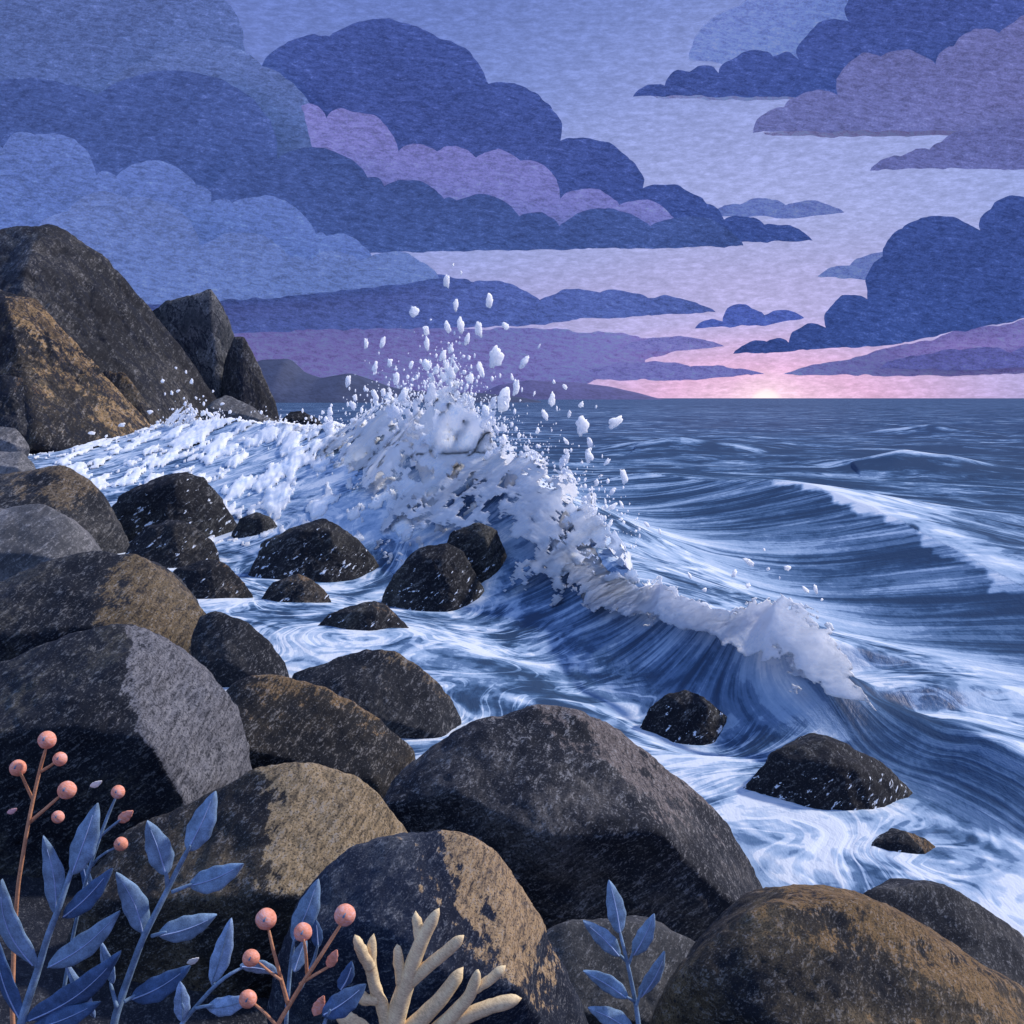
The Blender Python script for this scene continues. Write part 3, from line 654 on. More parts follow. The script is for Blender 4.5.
tag(link_mesh('splash', V_, F_, FOAM), "towering white splash torn into lace above the broken wave", 'sea spray', kind='stuff')

# curling lip of the breaking wave, right of the splash
LT = [(566, 505, 21), (592, 545, 18.8), (612, 572, 17.2), (640, 588, 15.6), (660, 582, 14.9), (700, 604, 13.7), (730, 612, 13.1), (752, 600, 12.8), (776, 592, 12.4), (800, 606, 12.1), (826, 622, 11.8), (846, 650, 11.4), (858, 680, 10.9), (866, 700, 10.5)]
LB = [(540, 560, 19.2), (575, 600, 16.8), (602, 618, 15.2), (632, 622, 14.4), (660, 624, 13.8), (700, 642, 12.8), (730, 654, 12.2), (752, 664, 11.8), (776, 684, 11.2), (800, 690, 10.9), (826, 696, 10.7), (846, 700, 10.6), (858, 702, 10.5), (868, 706, 10.3)]
q1 = lace(line(LB, 620), line(LT, 620), 120, 101, lambda u, t: -.40 + .66 * sstep(.5, 0, t) + .40 * sstep(.7, 1, t) + .45 * sstep(.90, 1, u), lump=.022, thick=.04, scale=2.2, bulge=.25)
q2 = lace(line([(x, y + 4, Y + .35) for x, y, Y in LB], 500), line([(x, y - 6, Y + .4) for x, y, Y in LT], 500), 90, 107, lambda u, t: -.12 + .4 * sstep(.4, 0, t) + .36 * sstep(.7, 1, t) + .5 * sstep(.88, 1, u), lump=.03, thick=.04, scale=2.4)
V_, F_ = join([q1, q2])
tag(link_mesh('wave_foam', V_, F_, FOAM), "white curling foam lip of the breaking wave, right of the splash", 'sea foam', kind='stuff')

# drops of spray, each by itself
MD = FOAM
drop_meshes = []
for k in range(10):
    bm = bmesh.new(); bmesh.ops.create_icosphere(bm, subdivisions=3, radius=1)
    co = np.array([v.co[:] for v in bm.verts])
    w = fbm(co * 1.4, 200 + k, 3) * .85 + fbm(co * 3.2, 230 + k, 2) * .35
    for v, s_ in zip(bm.verts, w):
        v.co *= max(.25, 1 + s_)
        v.co.x *= .62 + .12 * (k % 3); v.co.y *= .5
        v.co.z *= 1.45 - .2 * (k % 4)
    me = bpy.data.meshes.new('spray_drop'); bm.to_mesh(me); bm.free()
    for p in me.polygons: p.use_smooth = True
    me.materials.append(MD); drop_meshes.append(me)
G1 = "drops of spray flying above the splash"
DROPS = [(447, 281, 7), (414, 312, 7), (456, 306, 5), (489, 302, 6), (426, 331, 6), (427, 345, 6), (448, 328, 5), (461, 327, 7), (479, 329, 8), (505, 326, 5), (467, 340, 4), (366, 344, 4), (382, 343, 4),
         (451, 349, 4), (443, 356, 5), (495, 358, 9), (524, 362, 6), (375, 367, 5), (390, 363, 5), (411, 365, 5), (426, 365, 7), (469, 358, 3), (481, 370, 7), (396, 379, 8), (417, 377, 3), (432, 378, 5), (470, 379, 6),
         (348, 381, 6), (500, 376, 2), (512, 377, 3), (554, 382, 2), (565, 387, 4), (516, 388, 6), (534, 394, 2), (552, 399, 6), (581, 405, 4), (596, 407, 2), (615, 422, 7), (582, 427, 8), (569, 414, 3), (557, 409, 2),
         (545, 415, 5), (590, 444, 5), (589, 456, 6), (607, 462, 4), (624, 477, 6), (612, 492, 4), (622, 505, 3), (597, 482, 3), (612, 507, 4), (365, 389, 3), (375, 396, 5), (383, 393, 5), (355, 398, 4), (353, 406, 4),
         (376, 403, 4), (403, 396, 7), (538, 431, 4), (519, 436, 4), (496, 429, 4), (503, 441, 5), (566, 441, 3), (647, 525, 3), (660, 532, 3), (610, 524, 4), (539, 346, 2), (461, 273, 2), (453, 265, 1.5), (486, 412, 8), (504, 402, 11), (492, 404, 7),
         (410, 425, 3), (402, 432, 2), (330, 412, 4), (368, 420, 3), (446, 365, 5), (436, 370, 5)]
def drop(px, py, r, Y, label, group):
    me = random.choice(drop_meshes); o = bpy.data.objects.new('spray_drop', me); COL.objects.link(o)
    o.location = at(px, py, Y); s_ = r * .84 * Y / FPX; o.scale = (s_, s_, s_)
    o.rotation_euler = (random.uniform(-.4, .4), random.uniform(-.5, .5) + (px - 460) * .004, random.uniform(0, 6))
    tag(o, label, 'water drop', group)
for px, py, r in DROPS:
    Y = float(np.interp(px, [150, 350, 450, 620], [68, 34, 27.5, 18.5])) + random.uniform(-1.5, 1.)
    drop(px, py, r, Y, "white drop of spray thrown into the air around the tall splash", G1)
for px, py, r in [(163, 381, 3), (172, 393, 3), (176, 368, 2), (186, 372, 2), (191, 382, 2), (165, 394, 2), (178, 391, 2), (213, 391, 2), (203, 413, 4), (211, 415, 4), (196, 398, 2), (184, 398, 2), (150, 412, 3), (122, 425, 3), (137, 432, 3), (106, 436, 2.5), (92, 433, 2.5), (230, 412, 3), (222, 404, 2)]:
    drop(px, py, r, 68 + random.uniform(-2, 2), "small white drop of spray in front of the left cliffs", "drops of spray below the cliffs")
for px, py, r in [(749, 562, 5), (734, 574, 5), (787, 568, 4), (768, 569, 3), (780, 578, 2), (806, 590, 3), (816, 590, 4), (764, 550, 2), (748, 586, 4), (704, 590, 3), (690, 576, 3), (822, 600, 2)]:
    drop(px, py, r, 12.6 + random.uniform(-.3, .3), "small white drop flung up from the curling foam lip", "drops of spray above the curling wave")

# ------------------------------------------------------------------ shore bank under the boulders
ctl = np.array([(0, -3, 2.0), (-6, -3, 2.2), (6, -3, 1.8), (0, 1.2, 2.0), (-1.2, 1.8, 2.0), (1.2, 1.6, 1.9), (-1, 2.8, 1.55), (.3, 2.8, 1.4), (1.5, 2.8, 1.1), (-1.4, 4.2, .9), (0, 4.2, .5), (1.6, 4, .3), (3, 4, 0), (4.5, 3, 0), (8, 0, .3),
                (-2.5, 6.5, .6), (-1, 6.5, .2), (.6, 6.8, -.3), (2.2, 6.8, -.9), (4, 7, -1.2), (-3, 9, .3), (-1.7, 9.5, -.1), (-.5, 11, -.6), (2, 11, -1.5), (-5, 12.5, .4), (-3.6, 13.5, -.3), (-9, 18, -.2), (-6.5, 19, -.6), (-12, 26, -.9), (-8.5, 26, -1.4),
                (-4, 20, -1.4), (0, 20, -1.8), (-20, 40, -.8), (-40, 70, -.6), (-60, 100, 0), (10, 20, -3), (20, 10, -2.5), (-34, 30, 1), (-15, 10, 2.5), (-10, 2, 2.5), (-60, 60, 5), (30, 40, -4), (0, 60, -4), (-20, 90, -3)], float)
gx, gy = np.meshgrid(np.linspace(-70, 35, 260), np.linspace(-4, 110, 260), indexing='ij')
gx = np.sign(gx + 2) * np.abs(gx + 2) ** 1.6 / 68 ** .6 - 2; gy = -4 + 114 * ((gy + 4) / 114) ** 2
num = np.zeros_like(gx); den = np.zeros_like(gx)
for cx, cy, cz in ctl:
    w = 1 / (((gx - cx) ** 2 + (gy - cy) ** 2) ** 1.5 + .02); num += w * cz; den += w
gz = num / den + fbm(np.stack([gx * 1.3, gy * 1.3, gx * 0], -1), 301, 4) * .10
bank = link_mesh('ground', np.stack([gx, gy, gz], -1).reshape(-1, 3), grid_faces(260, 260), rock_material('shore_ground', 5, dark=(.006, .008, .015, 1), mid=(.013, .016, .026, 1), light=(.03, .032, .04, 1), fleck=.3))
set_attr(bank, 'lichen', np.full(260 * 260, -.6))
tag(bank, kind='structure')

# ------------------------------------------------------------------ plants in the foreground
def tube(P, r0, r1, n=8, name='stem', mat=None, parent=None, wob=0.):
    P = resample(P, max(6, len(P) * 5), False, 2); m = len(P)
    T = np.gradient(P, axis=0); T /= np.linalg.norm(T, axis=1, keepdims=True)
    up = np.array((0, -1., .1)); S = np.cross(T, up); S /= np.linalg.norm(S, axis=1, keepdims=True); U = np.cross(S, T)
    a = np.linspace(0, 2 * math.pi, n, endpoint=False)
    rr = np.linspace(r0, r1, m); rr[-1] *= .6; rr[-2] *= .88
    if wob: rr = rr * (1 + wob * fbm(P * 60, 5, 2))
    V = P[:, None] + rr[:, None, None] * (np.cos(a)[None, :, None] * S[:, None] + np.sin(a)[None, :, None] * U[:, None])
    V = V.reshape(-1, 3); F = []
    for i in range(m - 1):
        for j in range(n): F.append((i * n + j, i * n + (j + 1) % n, (i + 1) * n + (j + 1) % n, (i + 1) * n + j))
    V = np.vstack([V, P[-1] + T[-1] * r1 * .8, P[0]]); k = m * n
    for j in range(n): F.append(((m - 1) * n + j, (m - 1) * n + (j + 1) % n, k, k)); F.append(((j + 1) % n, j, k + 1, k + 1))
    Fq = [f for f in F if f[2] != f[3]]; Ft = [f[:3] for f in F if f[2] == f[3]]
    return V, Fq + Ft


def mixed(name, V, F, mat, parent, origin):
    me = bpy.data.meshes.new(name); me.from_pydata((np.asarray(V) - np.asarray(origin)).tolist(), [], [tuple(int(i) for i in f) for f in F])
    me.polygons.foreach_set('use_smooth', np.ones(len(me.polygons), bool)); me.materials.append(mat); me.update()
    o = bpy.data.objects.new(name, me); COL.objects.link(o)
    if parent is not None: o.parent = parent
    return o


def jf(parts):
    V, F, k = [], [], 0
    for v, f in parts: V.append(v); F += [tuple(i + k for i in q) for q in f]; k += len(v)
    return np.vstack(V), F


def leaf_mesh(b, t, w, bend, seed, nrm=(0, -1, 0)):
    b, t = np.asarray(b), np.asarray(t); ax = t - b; L = np.linalg.norm(ax); ax /= L
    nn = np.array(nrm, float); nn -= ax * (nn @ ax); nn /= np.linalg.norm(nn); sd = np.cross(ax, nn)
    nu, nv = 26, 9
    V = []
    for i in range(nu):
        s = i / (nu - 1)
        wd = w * (math.sin(math.pi * s ** .82) ** .8) * (1 - .12 * s) + .0006
        wd *= 1 + .05 * math.sin(s * 23 + seed)
        for j in range(nv):
            q = j / (nv - 1) * 2 - 1
            off = bend * L * math.sin(math.pi * s)
            V.append(b + ax * L * s + sd * (q * wd + off) + nn * (-abs(q) ** 1.5 * w * .22 + .03 * L * math.sin(s * 3) + .0012))
    V = np.array(V); Fq = grid_faces(nu, nv)
    V2 = V - nn * .0016; n = len(V)
    F = [tuple(f) for f in Fq] + [tuple(f[::-1] + n) for f in Fq]
    for i in range(nu - 1):
        a, c = i * nv, (i + 1) * nv; F.append((c, a, a + n, c + n)); a += nv - 1; c += nv - 1; F.append((a, c, c + n, a + n))
    mid = V.reshape(nu, nv, 3)[:, nv // 2] + nn * .0006
    return np.vstack([V, V2]), F, mid


def leaf_mat(name, c, rib=None):
    M = Mat(name); o = M.obj()
    a = M.noise(M.mapv(o, (1, 1, 1)), 420, 4, .7); b = M.noise(o, 45, 4, .6)
    d = tuple(v * .62 for v in c[:3]) + (1,); l = tuple(v * 1.5 for v in c[:3]) + (1,)
    col = M.ramp(M.math('ADD', M.math('MULTIPLY', a, .45), M.math('MULTIPLY', b, .55)), [(.38, d), (.5, c), (.63, l)])
    return M.out(col, .7, .15, bump=a, bstr=.25, bdist=.002)


LEAF = leaf_mat('leaf_blue', (.19, .29, .41, 1)); LEAFD = leaf_mat('leaf_deep_blue', (.065, .12, .23, 1)); LEAFL = leaf_mat('leaf_pale_blue', (.25, .36, .52, 1))
RIB = flat_paint('leaf_rib', (.34, .44, .66, 1), 200, .2)
STEMB = leaf_mat('stem_blue', (.18, .27, .38, 1)); STEMO = flat_paint('stem_orange', (.58, .28, .15, 1), 160, .3)
BERRY = flat_paint('berry_skin', (.88, .34, .21, 1), 120, .3, light=(.85, .5, .45, 1)); CORAL = flat_paint('coral_crust', (.80, .61, .35, 1), 160, .35)
PINK = flat_paint('petal_pink', (.75, .42, .40, 1), 150, .25); PETAL = flat_paint('petal_white', (.85, .8, .74, 1), 150, .15)


def root_point(px, py, Y):
    p = at(px, py, Y)
    return np.array((p[0], p[1], 2.0))


def plant(name, label, cat, base, Y, stems, leaves=(), berries=(), stem_mat=STEMB, buds=(), group=None, w=.36):
    """stems: pixel lines with radii in px; leaves: (base, tip, half width px, mat, bend); berries: (x, y, r)"""
    rp = at(*base, Y); rp = np.array((rp[0], Y, min(2.05, rp[2] - .02)))
    root = empty(name, rp); u = Y / FPX
    parts = []
    for k, (pts, r0, r1) in enumerate(stems):
        P = [at(x, y, Y + .012 * math.sin(i * 1.7 + k)) for i, (x, y) in enumerate(pts)]
        if k == 0: P = [rp] + P
        parts.append(tube(P, r0 * u, r1 * u))
    V, F = jf(parts); mixed('stem', V, F, stem_mat, root, rp)
    for k, (b, t, hw, mt, bend) in enumerate(leaves):
        dy = .03 * math.sin(k * 2.3 + 1)
        nr = (.35 * math.sin(k * 1.9), -1, .45 * math.cos(k * 2.7) + .1)
        V, F, mid = leaf_mesh(at(*b, Y), at(*t, Y + dy), hw * u, bend, k, nr)
        lf = mixed('leaf', V, F, mt, root, rp)
        m2, f2 = tube(mid[1:int(len(mid) * .85)], .9 * u, .35 * u, 5)
        mixed('midrib', m2, f2, RIB if mt is not LEAFL else STEMB, lf, rp)
    for k, (x, y, r) in enumerate(berries):
        bm = bmesh.new(); bmesh.ops.create_icosphere(bm, subdivisions=4, radius=r * u)
        c = at(x, y, Y + .008 * math.sin(k * 2.)); 
        co = np.array([v.co[:] for v in bm.verts]); nz = fbm(co / (r * u) * 1.6, 400 + k, 3)
        V = co * (1 + .05 * nz)[:, None] + c; F = [tuple(v.index for v in f.verts) for f in bm.faces]; bm.free()
        bo = mixed('berry', V, F, BERRY, root, rp)
        cv, cf = tube([c + np.array((0, -r * u * .95, r * u * .25)), c + np.array((.1 * r * u, -r * u * 1.0, .45 * r * u)), c + np.array((.2 * r * u, -r * u * .86, .62 * r * u))], .13 * r * u, .05 * r * u, 5)
        mixed('calyx', cv, cf, STEMB, bo, rp)
    for b, t, hw in buds:
        V, F, mid = leaf_mesh(at(*b, Y), at(*t, Y), hw * u, 0, 3); mixed('bud', V, F, BERRY, root, rp)
    return tag(root, label, cat, group)


PL = "wild sprigs growing among the near boulders"
plant('berry_sprig', "tallest orange-stemmed berry sprig, upright at the far left", 'berry sprig', (14, 1040), 2.25,
      [([(12, 1010), (14, 940), (18, 885), (27, 830), (34, 795), (41, 765), (47, 745)], 2.8, 1.8), ([(33, 800), (26, 785), (20, 772)], 1.8, 1.4), ([(40, 772), (50, 766), (58, 760)], 1.7, 1.3), ([(30, 822), (44, 810), (60, 796)], 2.0, 1.5)],
      berries=[(47, 740, 9.2), (18, 768, 8.5), (60, 759, 7.2), (67, 790, 9.4), (58, 817, 6.5)], stem_mat=STEMO, group=PL)
plant('leafy_sprig', "big blue leafy sprig with pale leaf ribs in the lower left corner", 'leafy sprig', (8, 1060), 2.0,
      [([(20, 1024), (38, 970), (48, 935), (59, 908), (72, 868), (82, 845)], 6.0, 2.5)],
      [((72, 875), (97, 803), 14, LEAF, .02), ((56, 915), (43, 836), 11, LEAF, .05), ((36, 968), (1, 880), 14, LEAF, -.10), ((47, 968), (120, 911), 13, LEAF, .06), ((25, 1022), (121, 952), 15, LEAFD, .06), ((62, 918), (112, 868), 11, LEAFD, .05), ((22, 1022), (-4, 940), 13, LEAFD, -.05), ((30, 1030), (100, 1002), 12, LEAFD, .03)], group=PL)
plant('berry_sprig', "blue-stemmed sprig with two berries and a pink bud above the leafy corner sprig", 'berry sprig', (60, 1060), 2.12,
      [([(62, 1000), (74, 930), (86, 880), (97, 845), (108, 815), (116, 797)], 2.4, 1.7), ([(98, 838), (110, 828), (120, 820)], 1.6, 1.3), ([(92, 866), (98, 858), (108, 851), (118, 847)], 1.5, 1.2)],
      [((92, 900), (80, 850), 5, LEAFD, .0)], berries=[(118, 792, 7), (121, 844, 7.2)], buds=[((118, 822), (133, 811), 5.5)], group=PL)
plant('leafy_sprig', "second blue leafy sprig, leaning right, beside the corner sprig", 'leafy sprig', (108, 1070), 2.05,
      [([(113, 1024), (124, 990), (142, 940), (152, 920), (166, 893), (178, 868), (190, 846)], 5.2, 2.4), ([(144, 938), (141, 915)], 3, 2), ([(168, 890), (166, 872)], 2.8, 2), ([(152, 936), (166, 932)], 2.2, 1.8), ([(172, 892), (192, 884)], 2.2, 1.8), ([(124, 1002), (138, 994)], 2.2, 1.6), ([(117, 1008), (110, 982)], 2.6, 1.8)],
      [((187, 852), (215, 791), 14, LEAF, .03), ((166, 876), (147, 821), 13.5, LEAF, .03), ((188, 886), (243, 864), 13, LEAF, .05), ((158, 936), (217, 915), 13.5, LEAF, .04), ((143, 934), (116, 873), 13, LEAF, .06), ((130, 1000), (190, 966), 13, LEAFD, .05), ((112, 984), (100, 942), 9, LEAFL, .02), ((95, 1018), (64, 960), 6, LEAFL, .0)], group=PL)
plant('leafy_sprig', "small pale blue leafy sprig between the second leafy sprig and the berries", 'leafy sprig', (165, 1070), 1.95,
      [([(176, 1030), (195, 1008), (214, 986), (232, 972), (246, 966)], 3.4, 1.8), ([(214, 986), (211, 974)], 2.4, 1.8), ([(186, 1018), (182, 1004)], 2.4, 1.6), ([(196, 1008), (212, 1005)], 2, 1.6)],
      [((211, 984), (231, 918), 10.5, LEAFL, .03), ((182, 1022), (180, 982), 8.5, LEAFL, .02), ((206, 1008), (250, 998), 10, LEAFL, .05), ((240, 966), (280, 974), 8.5, LEAF, -.08)], group=PL)
plant('berry_sprig', "orange-stemmed berry sprig with five round berries, left of the coral branch", 'berry sprig', (268, 1070), 1.9,
      [([(272, 1034), (290, 1004), (303, 982), (318, 960), (332, 938), (343, 921)], 3.2, 1.8), ([(288, 1004), (280, 975), (272, 945), (268, 926)], 2.4, 1.6), ([(307, 974), (306, 955), (304, 940)], 2, 1.5), ([(300, 984), (316, 974), (330, 966)], 1.9, 1.5), ([(277, 1026), (264, 1012), (252, 1002)], 2, 1.5), ([(281, 980), (270, 972), (258, 962)], 1.6, 1.3)],
      [((294, 972), (306, 938), 7.5, LEAF, 0)], berries=[(266, 919, 11), (303, 932, 9.6), (345, 915, 11.2), (251, 958, 9), (248, 999, 9.4)], buds=[((328, 968), (337, 950), 5.5), ((314, 1016), (324, 996), 6)], stem_mat=STEMO, group=PL)
plant('leafy_sprig', "single blue leaf shoot standing behind the five-berry sprig", 'leafy sprig', (285, 1060), 2.15,
      [([(286, 1020), (290, 970), (294, 940)], 2.6, 2.0), ([(300, 990), (314, 960), (318, 945)], 2.0, 1.5)], [((293, 942), (318, 879), 13, LEAF, .03), ((318, 948), (316, 920), 6, LEAFD, 0)], group=PL)
plant('leafy_sprig', "dark blue rounded leaf leaning against the coral branch's left foot", 'leafy sprig', (318, 1070), 1.85,
      [([(320, 1036), (324, 1022), (330, 1010)], 2.6, 2.0)], [((322, 1016), (366, 984), 13, LEAFD, .04), ((340, 990), (352, 962), 8, LEAFD, .04)], group=PL)
plant('leafy_sprig', "lone blue leafy sprig in front of the great boulder, right of the coral branch", 'leafy sprig', (642, 1075), 2.2,
      [([(640, 1036), (636, 1005), (629, 970), (623, 945), (619, 928)], 3.2, 1.6), ([(627, 962), (619, 954)], 1.8, 1.4), ([(628, 966), (634, 950)], 1.8, 1.4), ([(635, 1002), (627, 997)], 1.8, 1.4), ([(636, 1006), (642, 990)], 1.8, 1.4)],
      [((620, 934), (609, 880), 10, LEAF, .02), ((620, 957), (583, 921), 9.5, LEAF, .04), ((633, 956), (654, 914), 9, LEAF, .03), ((628, 999), (583, 971), 10, LEAF, .05), ((640, 998), (665, 952), 9.5, LEAF, .03), ((634, 1034), (588, 1008), 11, LEAF, .05)], group=PL)

# coral: one branching crust, its branches parts
Yc = 1.95; uc = Yc / FPX
rp = at(392, 1075, Yc); rp[2] = min(rp[2], 2.05); coral = empty('coral_branch', rp)
BR = [([(392, 1075), (394, 1024), (404, 990), (414, 960), (424, 935), (437, 912)], 11, 4.0), ([(420, 946), (418, 930), (416, 915)], 5, 3.6), ([(410, 982), (428, 966), (446, 952), (461, 938)], 6, 4.0), ([(404, 998), (400, 975), (397, 948)], 5.5, 3.4),
      ([(390, 1036), (384, 1010), (374, 985), (370, 960), (373, 938)], 7, 3.6), ([(370, 968), (362, 952), (356, 938)], 5, 3.6), ([(378, 1000), (366, 1000), (352, 992)], 5, 4), ([(398, 1040), (420, 1020), (440, 1000), (452, 984), (460, 972)], 9, 4.6),
      ([(420, 1046), (450, 1018), (470, 996), (478, 972)], 8, 3.6), ([(474, 990), (490, 980), (503, 968)], 4.6, 3.6), ([(436, 1034), (466, 1016), (492, 1006), (517, 999)], 7, 5.0), ([(386, 1050), (362, 1030), (340, 1016)], 8, 6)]
for k, (pts, r0, r1) in enumerate(BR):
    P = [at(x, y, Yc + .02 * math.sin(k * 2.1) * i / len(pts)) for i, (x, y) in enumerate(pts)]
    V, F = tube(P, r0 * uc * 1.2, r1 * uc * 1.5, 12)
    V = V + (fbm(V * 90, 500 + k, 3) * .0022)[:, None] * np.array((1, 1, 1))
    mixed('branch', V, F, CORAL, coral, rp)
tag(coral, "pale tan branching coral piece standing in the foreground", 'coral')
# parented meshes above carry world coordinates minus their root; petals lie on the near stones
for (x, y, r, Y, lab, mt) in [(96, 784, 6, 2.3, "white fallen petal caught beside the tall berry sprig", PETAL), (193, 961, 6, 2.2, "small white petal low between the leafy sprigs", PETAL), (12, 811, 5, 2.3, "pink petal at the left edge below the berries", PINK)]:
    V, F, mid = leaf_mesh(at(x - r, y + r * .4, Y), at(x + r, y - r * .5, Y), r * .5 * Y / FPX, .05, 2)
    o = mixed('petal', V, F, mt, None, at(x, y, Y)); o.location = at(x, y, Y); tag(o, lab, 'petal', None)

# ------------------------------------------------------------------ clouds
def cloud_material(name, c, Y):
    M = Mat(name); o = M.obj(); k = 1 / Y
    st = M.noise(M.mapv(o, (95 * k, 95 * k, 300 * k), (0, .15, 0)), 1.0, 7, .78, .5)
    gr = M.noise(o, 520 * k, 3, .7)
    bg = M.noise(o, 9 * k, 3)
    s = M.math('ADD', M.math('MULTIPLY', st, .6), M.math('ADD', M.math('MULTIPLY', bg, .2), M.math('MULTIPLY', gr, .2)))
    d = tuple(v * .68 for v in c[:3]) + (1,); l = tuple(min(.95, v * 1.25 + .01) for v in c[:3]) + (1,); ll = tuple(min(.95, v * 1.55 + .16) for v in c[:3]) + (1,)
    col = M.ramp(s, [(.41, d), (.48, c), (.53, l), (.55, l), (.60, ll)])
    fb = M.noise(M.mapv(o, (240 * k, 240 * k, 900 * k), (0, -.25, 0)), 1.0, 4, .7, 1.)
    col = M.mix(M.ramp(fb, [(.57, 0.), (.66, .55)]), col, ll)
    col = M.mix(M.ramp(fb, [(.34, .5), (.43, 0.)]), col, d)
    return M.out(col, 1., 0., bump=st, bstr=.35, bdist=.006 * Y)


def cloud(label, c, Y, top, base, bulge=.2, thick=.004, name='cloud', group="banks of evening cloud"):
    pts = []
    for a, b in zip(top[:-1], top[1:]):
        a, b = np.array(a, float), np.array(b, float); ch = b - a; L = np.hypot(*ch)
        nrm = np.array((ch[1], -ch[0])) / max(L, 1e-6)
        n = max(3, int(L / 3))
        for i in range(n):
            t = i / n; pts.append(a + ch * t + nrm * (bulge * L * math.sin(math.pi * t) ** .8))
    pts.append(np.array(top[-1], float))
    bb = [np.array(p, float) for p in [top[-1]] + list(base) + [top[0]]]
    for a, b in zip(bb[:-1], bb[1:]):
        L = np.hypot(*(b - a)); n = max(2, int(L / 4))
        for i in range(1, n): pts.append(a + (b - a) * i / n)
    pts = np.array(pts)
    jit = np.stack([fbm(np.c_[pts * .09, pts[:, :1] * 0], 600, 3), fbm(np.c_[pts * .09, pts[:, :1] * 0], 610, 3)], 1) * 2.6
    pts = pts + jit
    tg = np.roll(pts, -2, 0) - np.roll(pts, 2, 0); tg /= np.linalg.norm(tg, axis=1, keepdims=True) + 1e-9
    inw = np.stack([-tg[:, 1], tg[:, 0]], 1)                 # outline runs left to right over the top: inward is down
    W = np.array([at(x, y, Y) for x, y in pts]); cen = W.mean(0); n = len(pts)
    dd = np.linalg.norm(pts[:, None] - pts[None], axis=-1); ii = np.abs(np.arange(n)[:, None] - np.arange(n)[None]); ii = np.minimum(ii, n - ii)
    loc = np.where(((pts[None] - pts[:, None]) * inw[:, None]).sum(-1) > .6 * dd, dd, 1e9); loc = np.where(ii < 3, 1e9, loc).min(1)
    ins = np.clip(.28 * loc, .05, 9.)
    for _ in range(4): ins = np.minimum(ins, (np.roll(ins, 1) + ins + np.roll(ins, -1)) / 3)
    B = np.array([at(x, y, Y) for x, y in pts + inw * ins[:, None]]); B[:, 1] += thick * Y * 2 * np.clip(ins / 6, .02, 1)
    co = np.concatenate([W, B]) - cen
    tri = [tuple(t) for t in tessellate_polygon([[Vector((w[0], w[2], 0)) for w in W]])]
    ff = [];
    for t in tri:
        q = co[list(t)]; nrm = np.cross(q[1] - q[0], q[2] - q[0])
        t = t if nrm[1] < 0 else t[::-1]
        ff.append(t); ff.append(tuple(i + n for i in t[::-1]))
    ff += [(i, i + n, (i + 1) % n + n, (i + 1) % n) for i in range(n)]
    me = bpy.data.meshes.new(name); me.from_pydata(co.tolist(), [], ff); me.update()
    me.materials.clear(); me.materials.append(cloud_material(name + '_mist', c, Y))
    o = bpy.data.objects.new(name, me); COL.objects.link(o); o.location = cen
    return tag(o, label, 'cloud', group)


DK = (.165, .235, .43, 1); DK2 = (.19, .265, .43, 1); MD_ = (.20, .29, .62, 1); LIL = (.64, .55, .78, 1); LIL2 = (.42, .32, .66, 1); PNK = (.95, .78, .86, 1)
cloud("slate-blue cloud filling the top left corner", (0.270, 0.360, 0.500, 1), 9000, [(-80, -10), (-60, -60), (120, -70), (215, -10), (244, 62), (238, 120)], [(200, 190), (-80, 190)], .14)
cloud("greyer cloud lobe left of the great dark dome cloud, reaching to mid sky", (0.330, 0.430, 0.570, 1), 8600, [(95, 130), (150, 60), (262, 66), (318, 150)], [(300, 210), (100, 210)], .2)
cloud("dark blue cloud lobe below the slate corner cloud at left", DK2, 8200, [(-80, 160), (-60, 110), (96, 96), (240, 90), (276, 168)], [(270, 230), (-80, 230)], .16)
cloud("great dark dome cloud at upper centre with a tail running right", DK, 8800, [(262, 66), (330, 36), (440, 40), (488, 84), (554, 112), (560, 140), (636, 168), (642, 188), (706, 205), (724, 220), (764, 226), (812, 241)], [(700, 244), (430, 236), (320, 150)], .17)
cloud("lilac cloud band in front of the great dark dome cloud", LIL, 8300, [(300, 104), (326, 118), (352, 112), (398, 152), (436, 152), (476, 158), (520, 160), (560, 198), (620, 204), (680, 228)], [(560, 232), (400, 226), (320, 170)], .22)
cloud("dark stepped cloud bank under the lilac band, flat based", DK2, 7900, [(196, 230), (220, 180), (278, 158), (368, 176), (384, 186), (444, 200), (458, 200), (520, 216), (560, 226), (650, 226), (744, 246)], [(600, 249), (400, 252), (230, 262)], .2)
cloud("mid blue triple-lobed cloud behind the tall cliff", (0.360, 0.460, 0.660, 1), 4700, [(-70, 180), (-40, 150), (4, 148), (36, 134), (96, 176), (116, 176), (196, 184), (212, 202), (232, 204), (316, 234), (326, 236), (372, 262)], [(300, 300), (-70, 300)], .24)
cloud("palest blue puffed cloud above the cliffs, tapering right", (.46, .55, .72, 1), 4300, [(30, 260), (66, 212), (130, 200), (200, 246), (204, 244), (290, 258), (308, 262), (360, 262), (440, 279)], [(330, 292), (300, 296), (60, 310)], .22)
cloud("deep violet-blue low cloud band left of the splash", (0.320, 0.370, 0.600, 1), 4500, [(116, 312), (130, 290), (178, 298), (222, 296), (262, 288), (300, 290), (336, 284), (400, 282), (470, 282), (540, 300), (600, 292), (648, 298), (716, 312)], [(600, 318), (520, 326), (240, 332), (120, 334)], .1)
cloud("long lilac cloud bank on the horizon behind the splash", (.92, .62, .90, 1), 5200, [(150, 340), (240, 330), (330, 326), (480, 330), (580, 332), (660, 340)], [(690, 349), (640, 360), (660, 372), (600, 376), (560, 398), (150, 399)], .03)
cloud("dark top right cloud with a long arm reaching left", DK, 9000, [(634, 96), (664, 84), (690, 70), (718, 72), (730, 60), (772, 56), (800, 60), (804, 38), (848, 22), (852, -6), (950, -50), (1090, -60)], [(1090, 110), (800, 97)], .18)
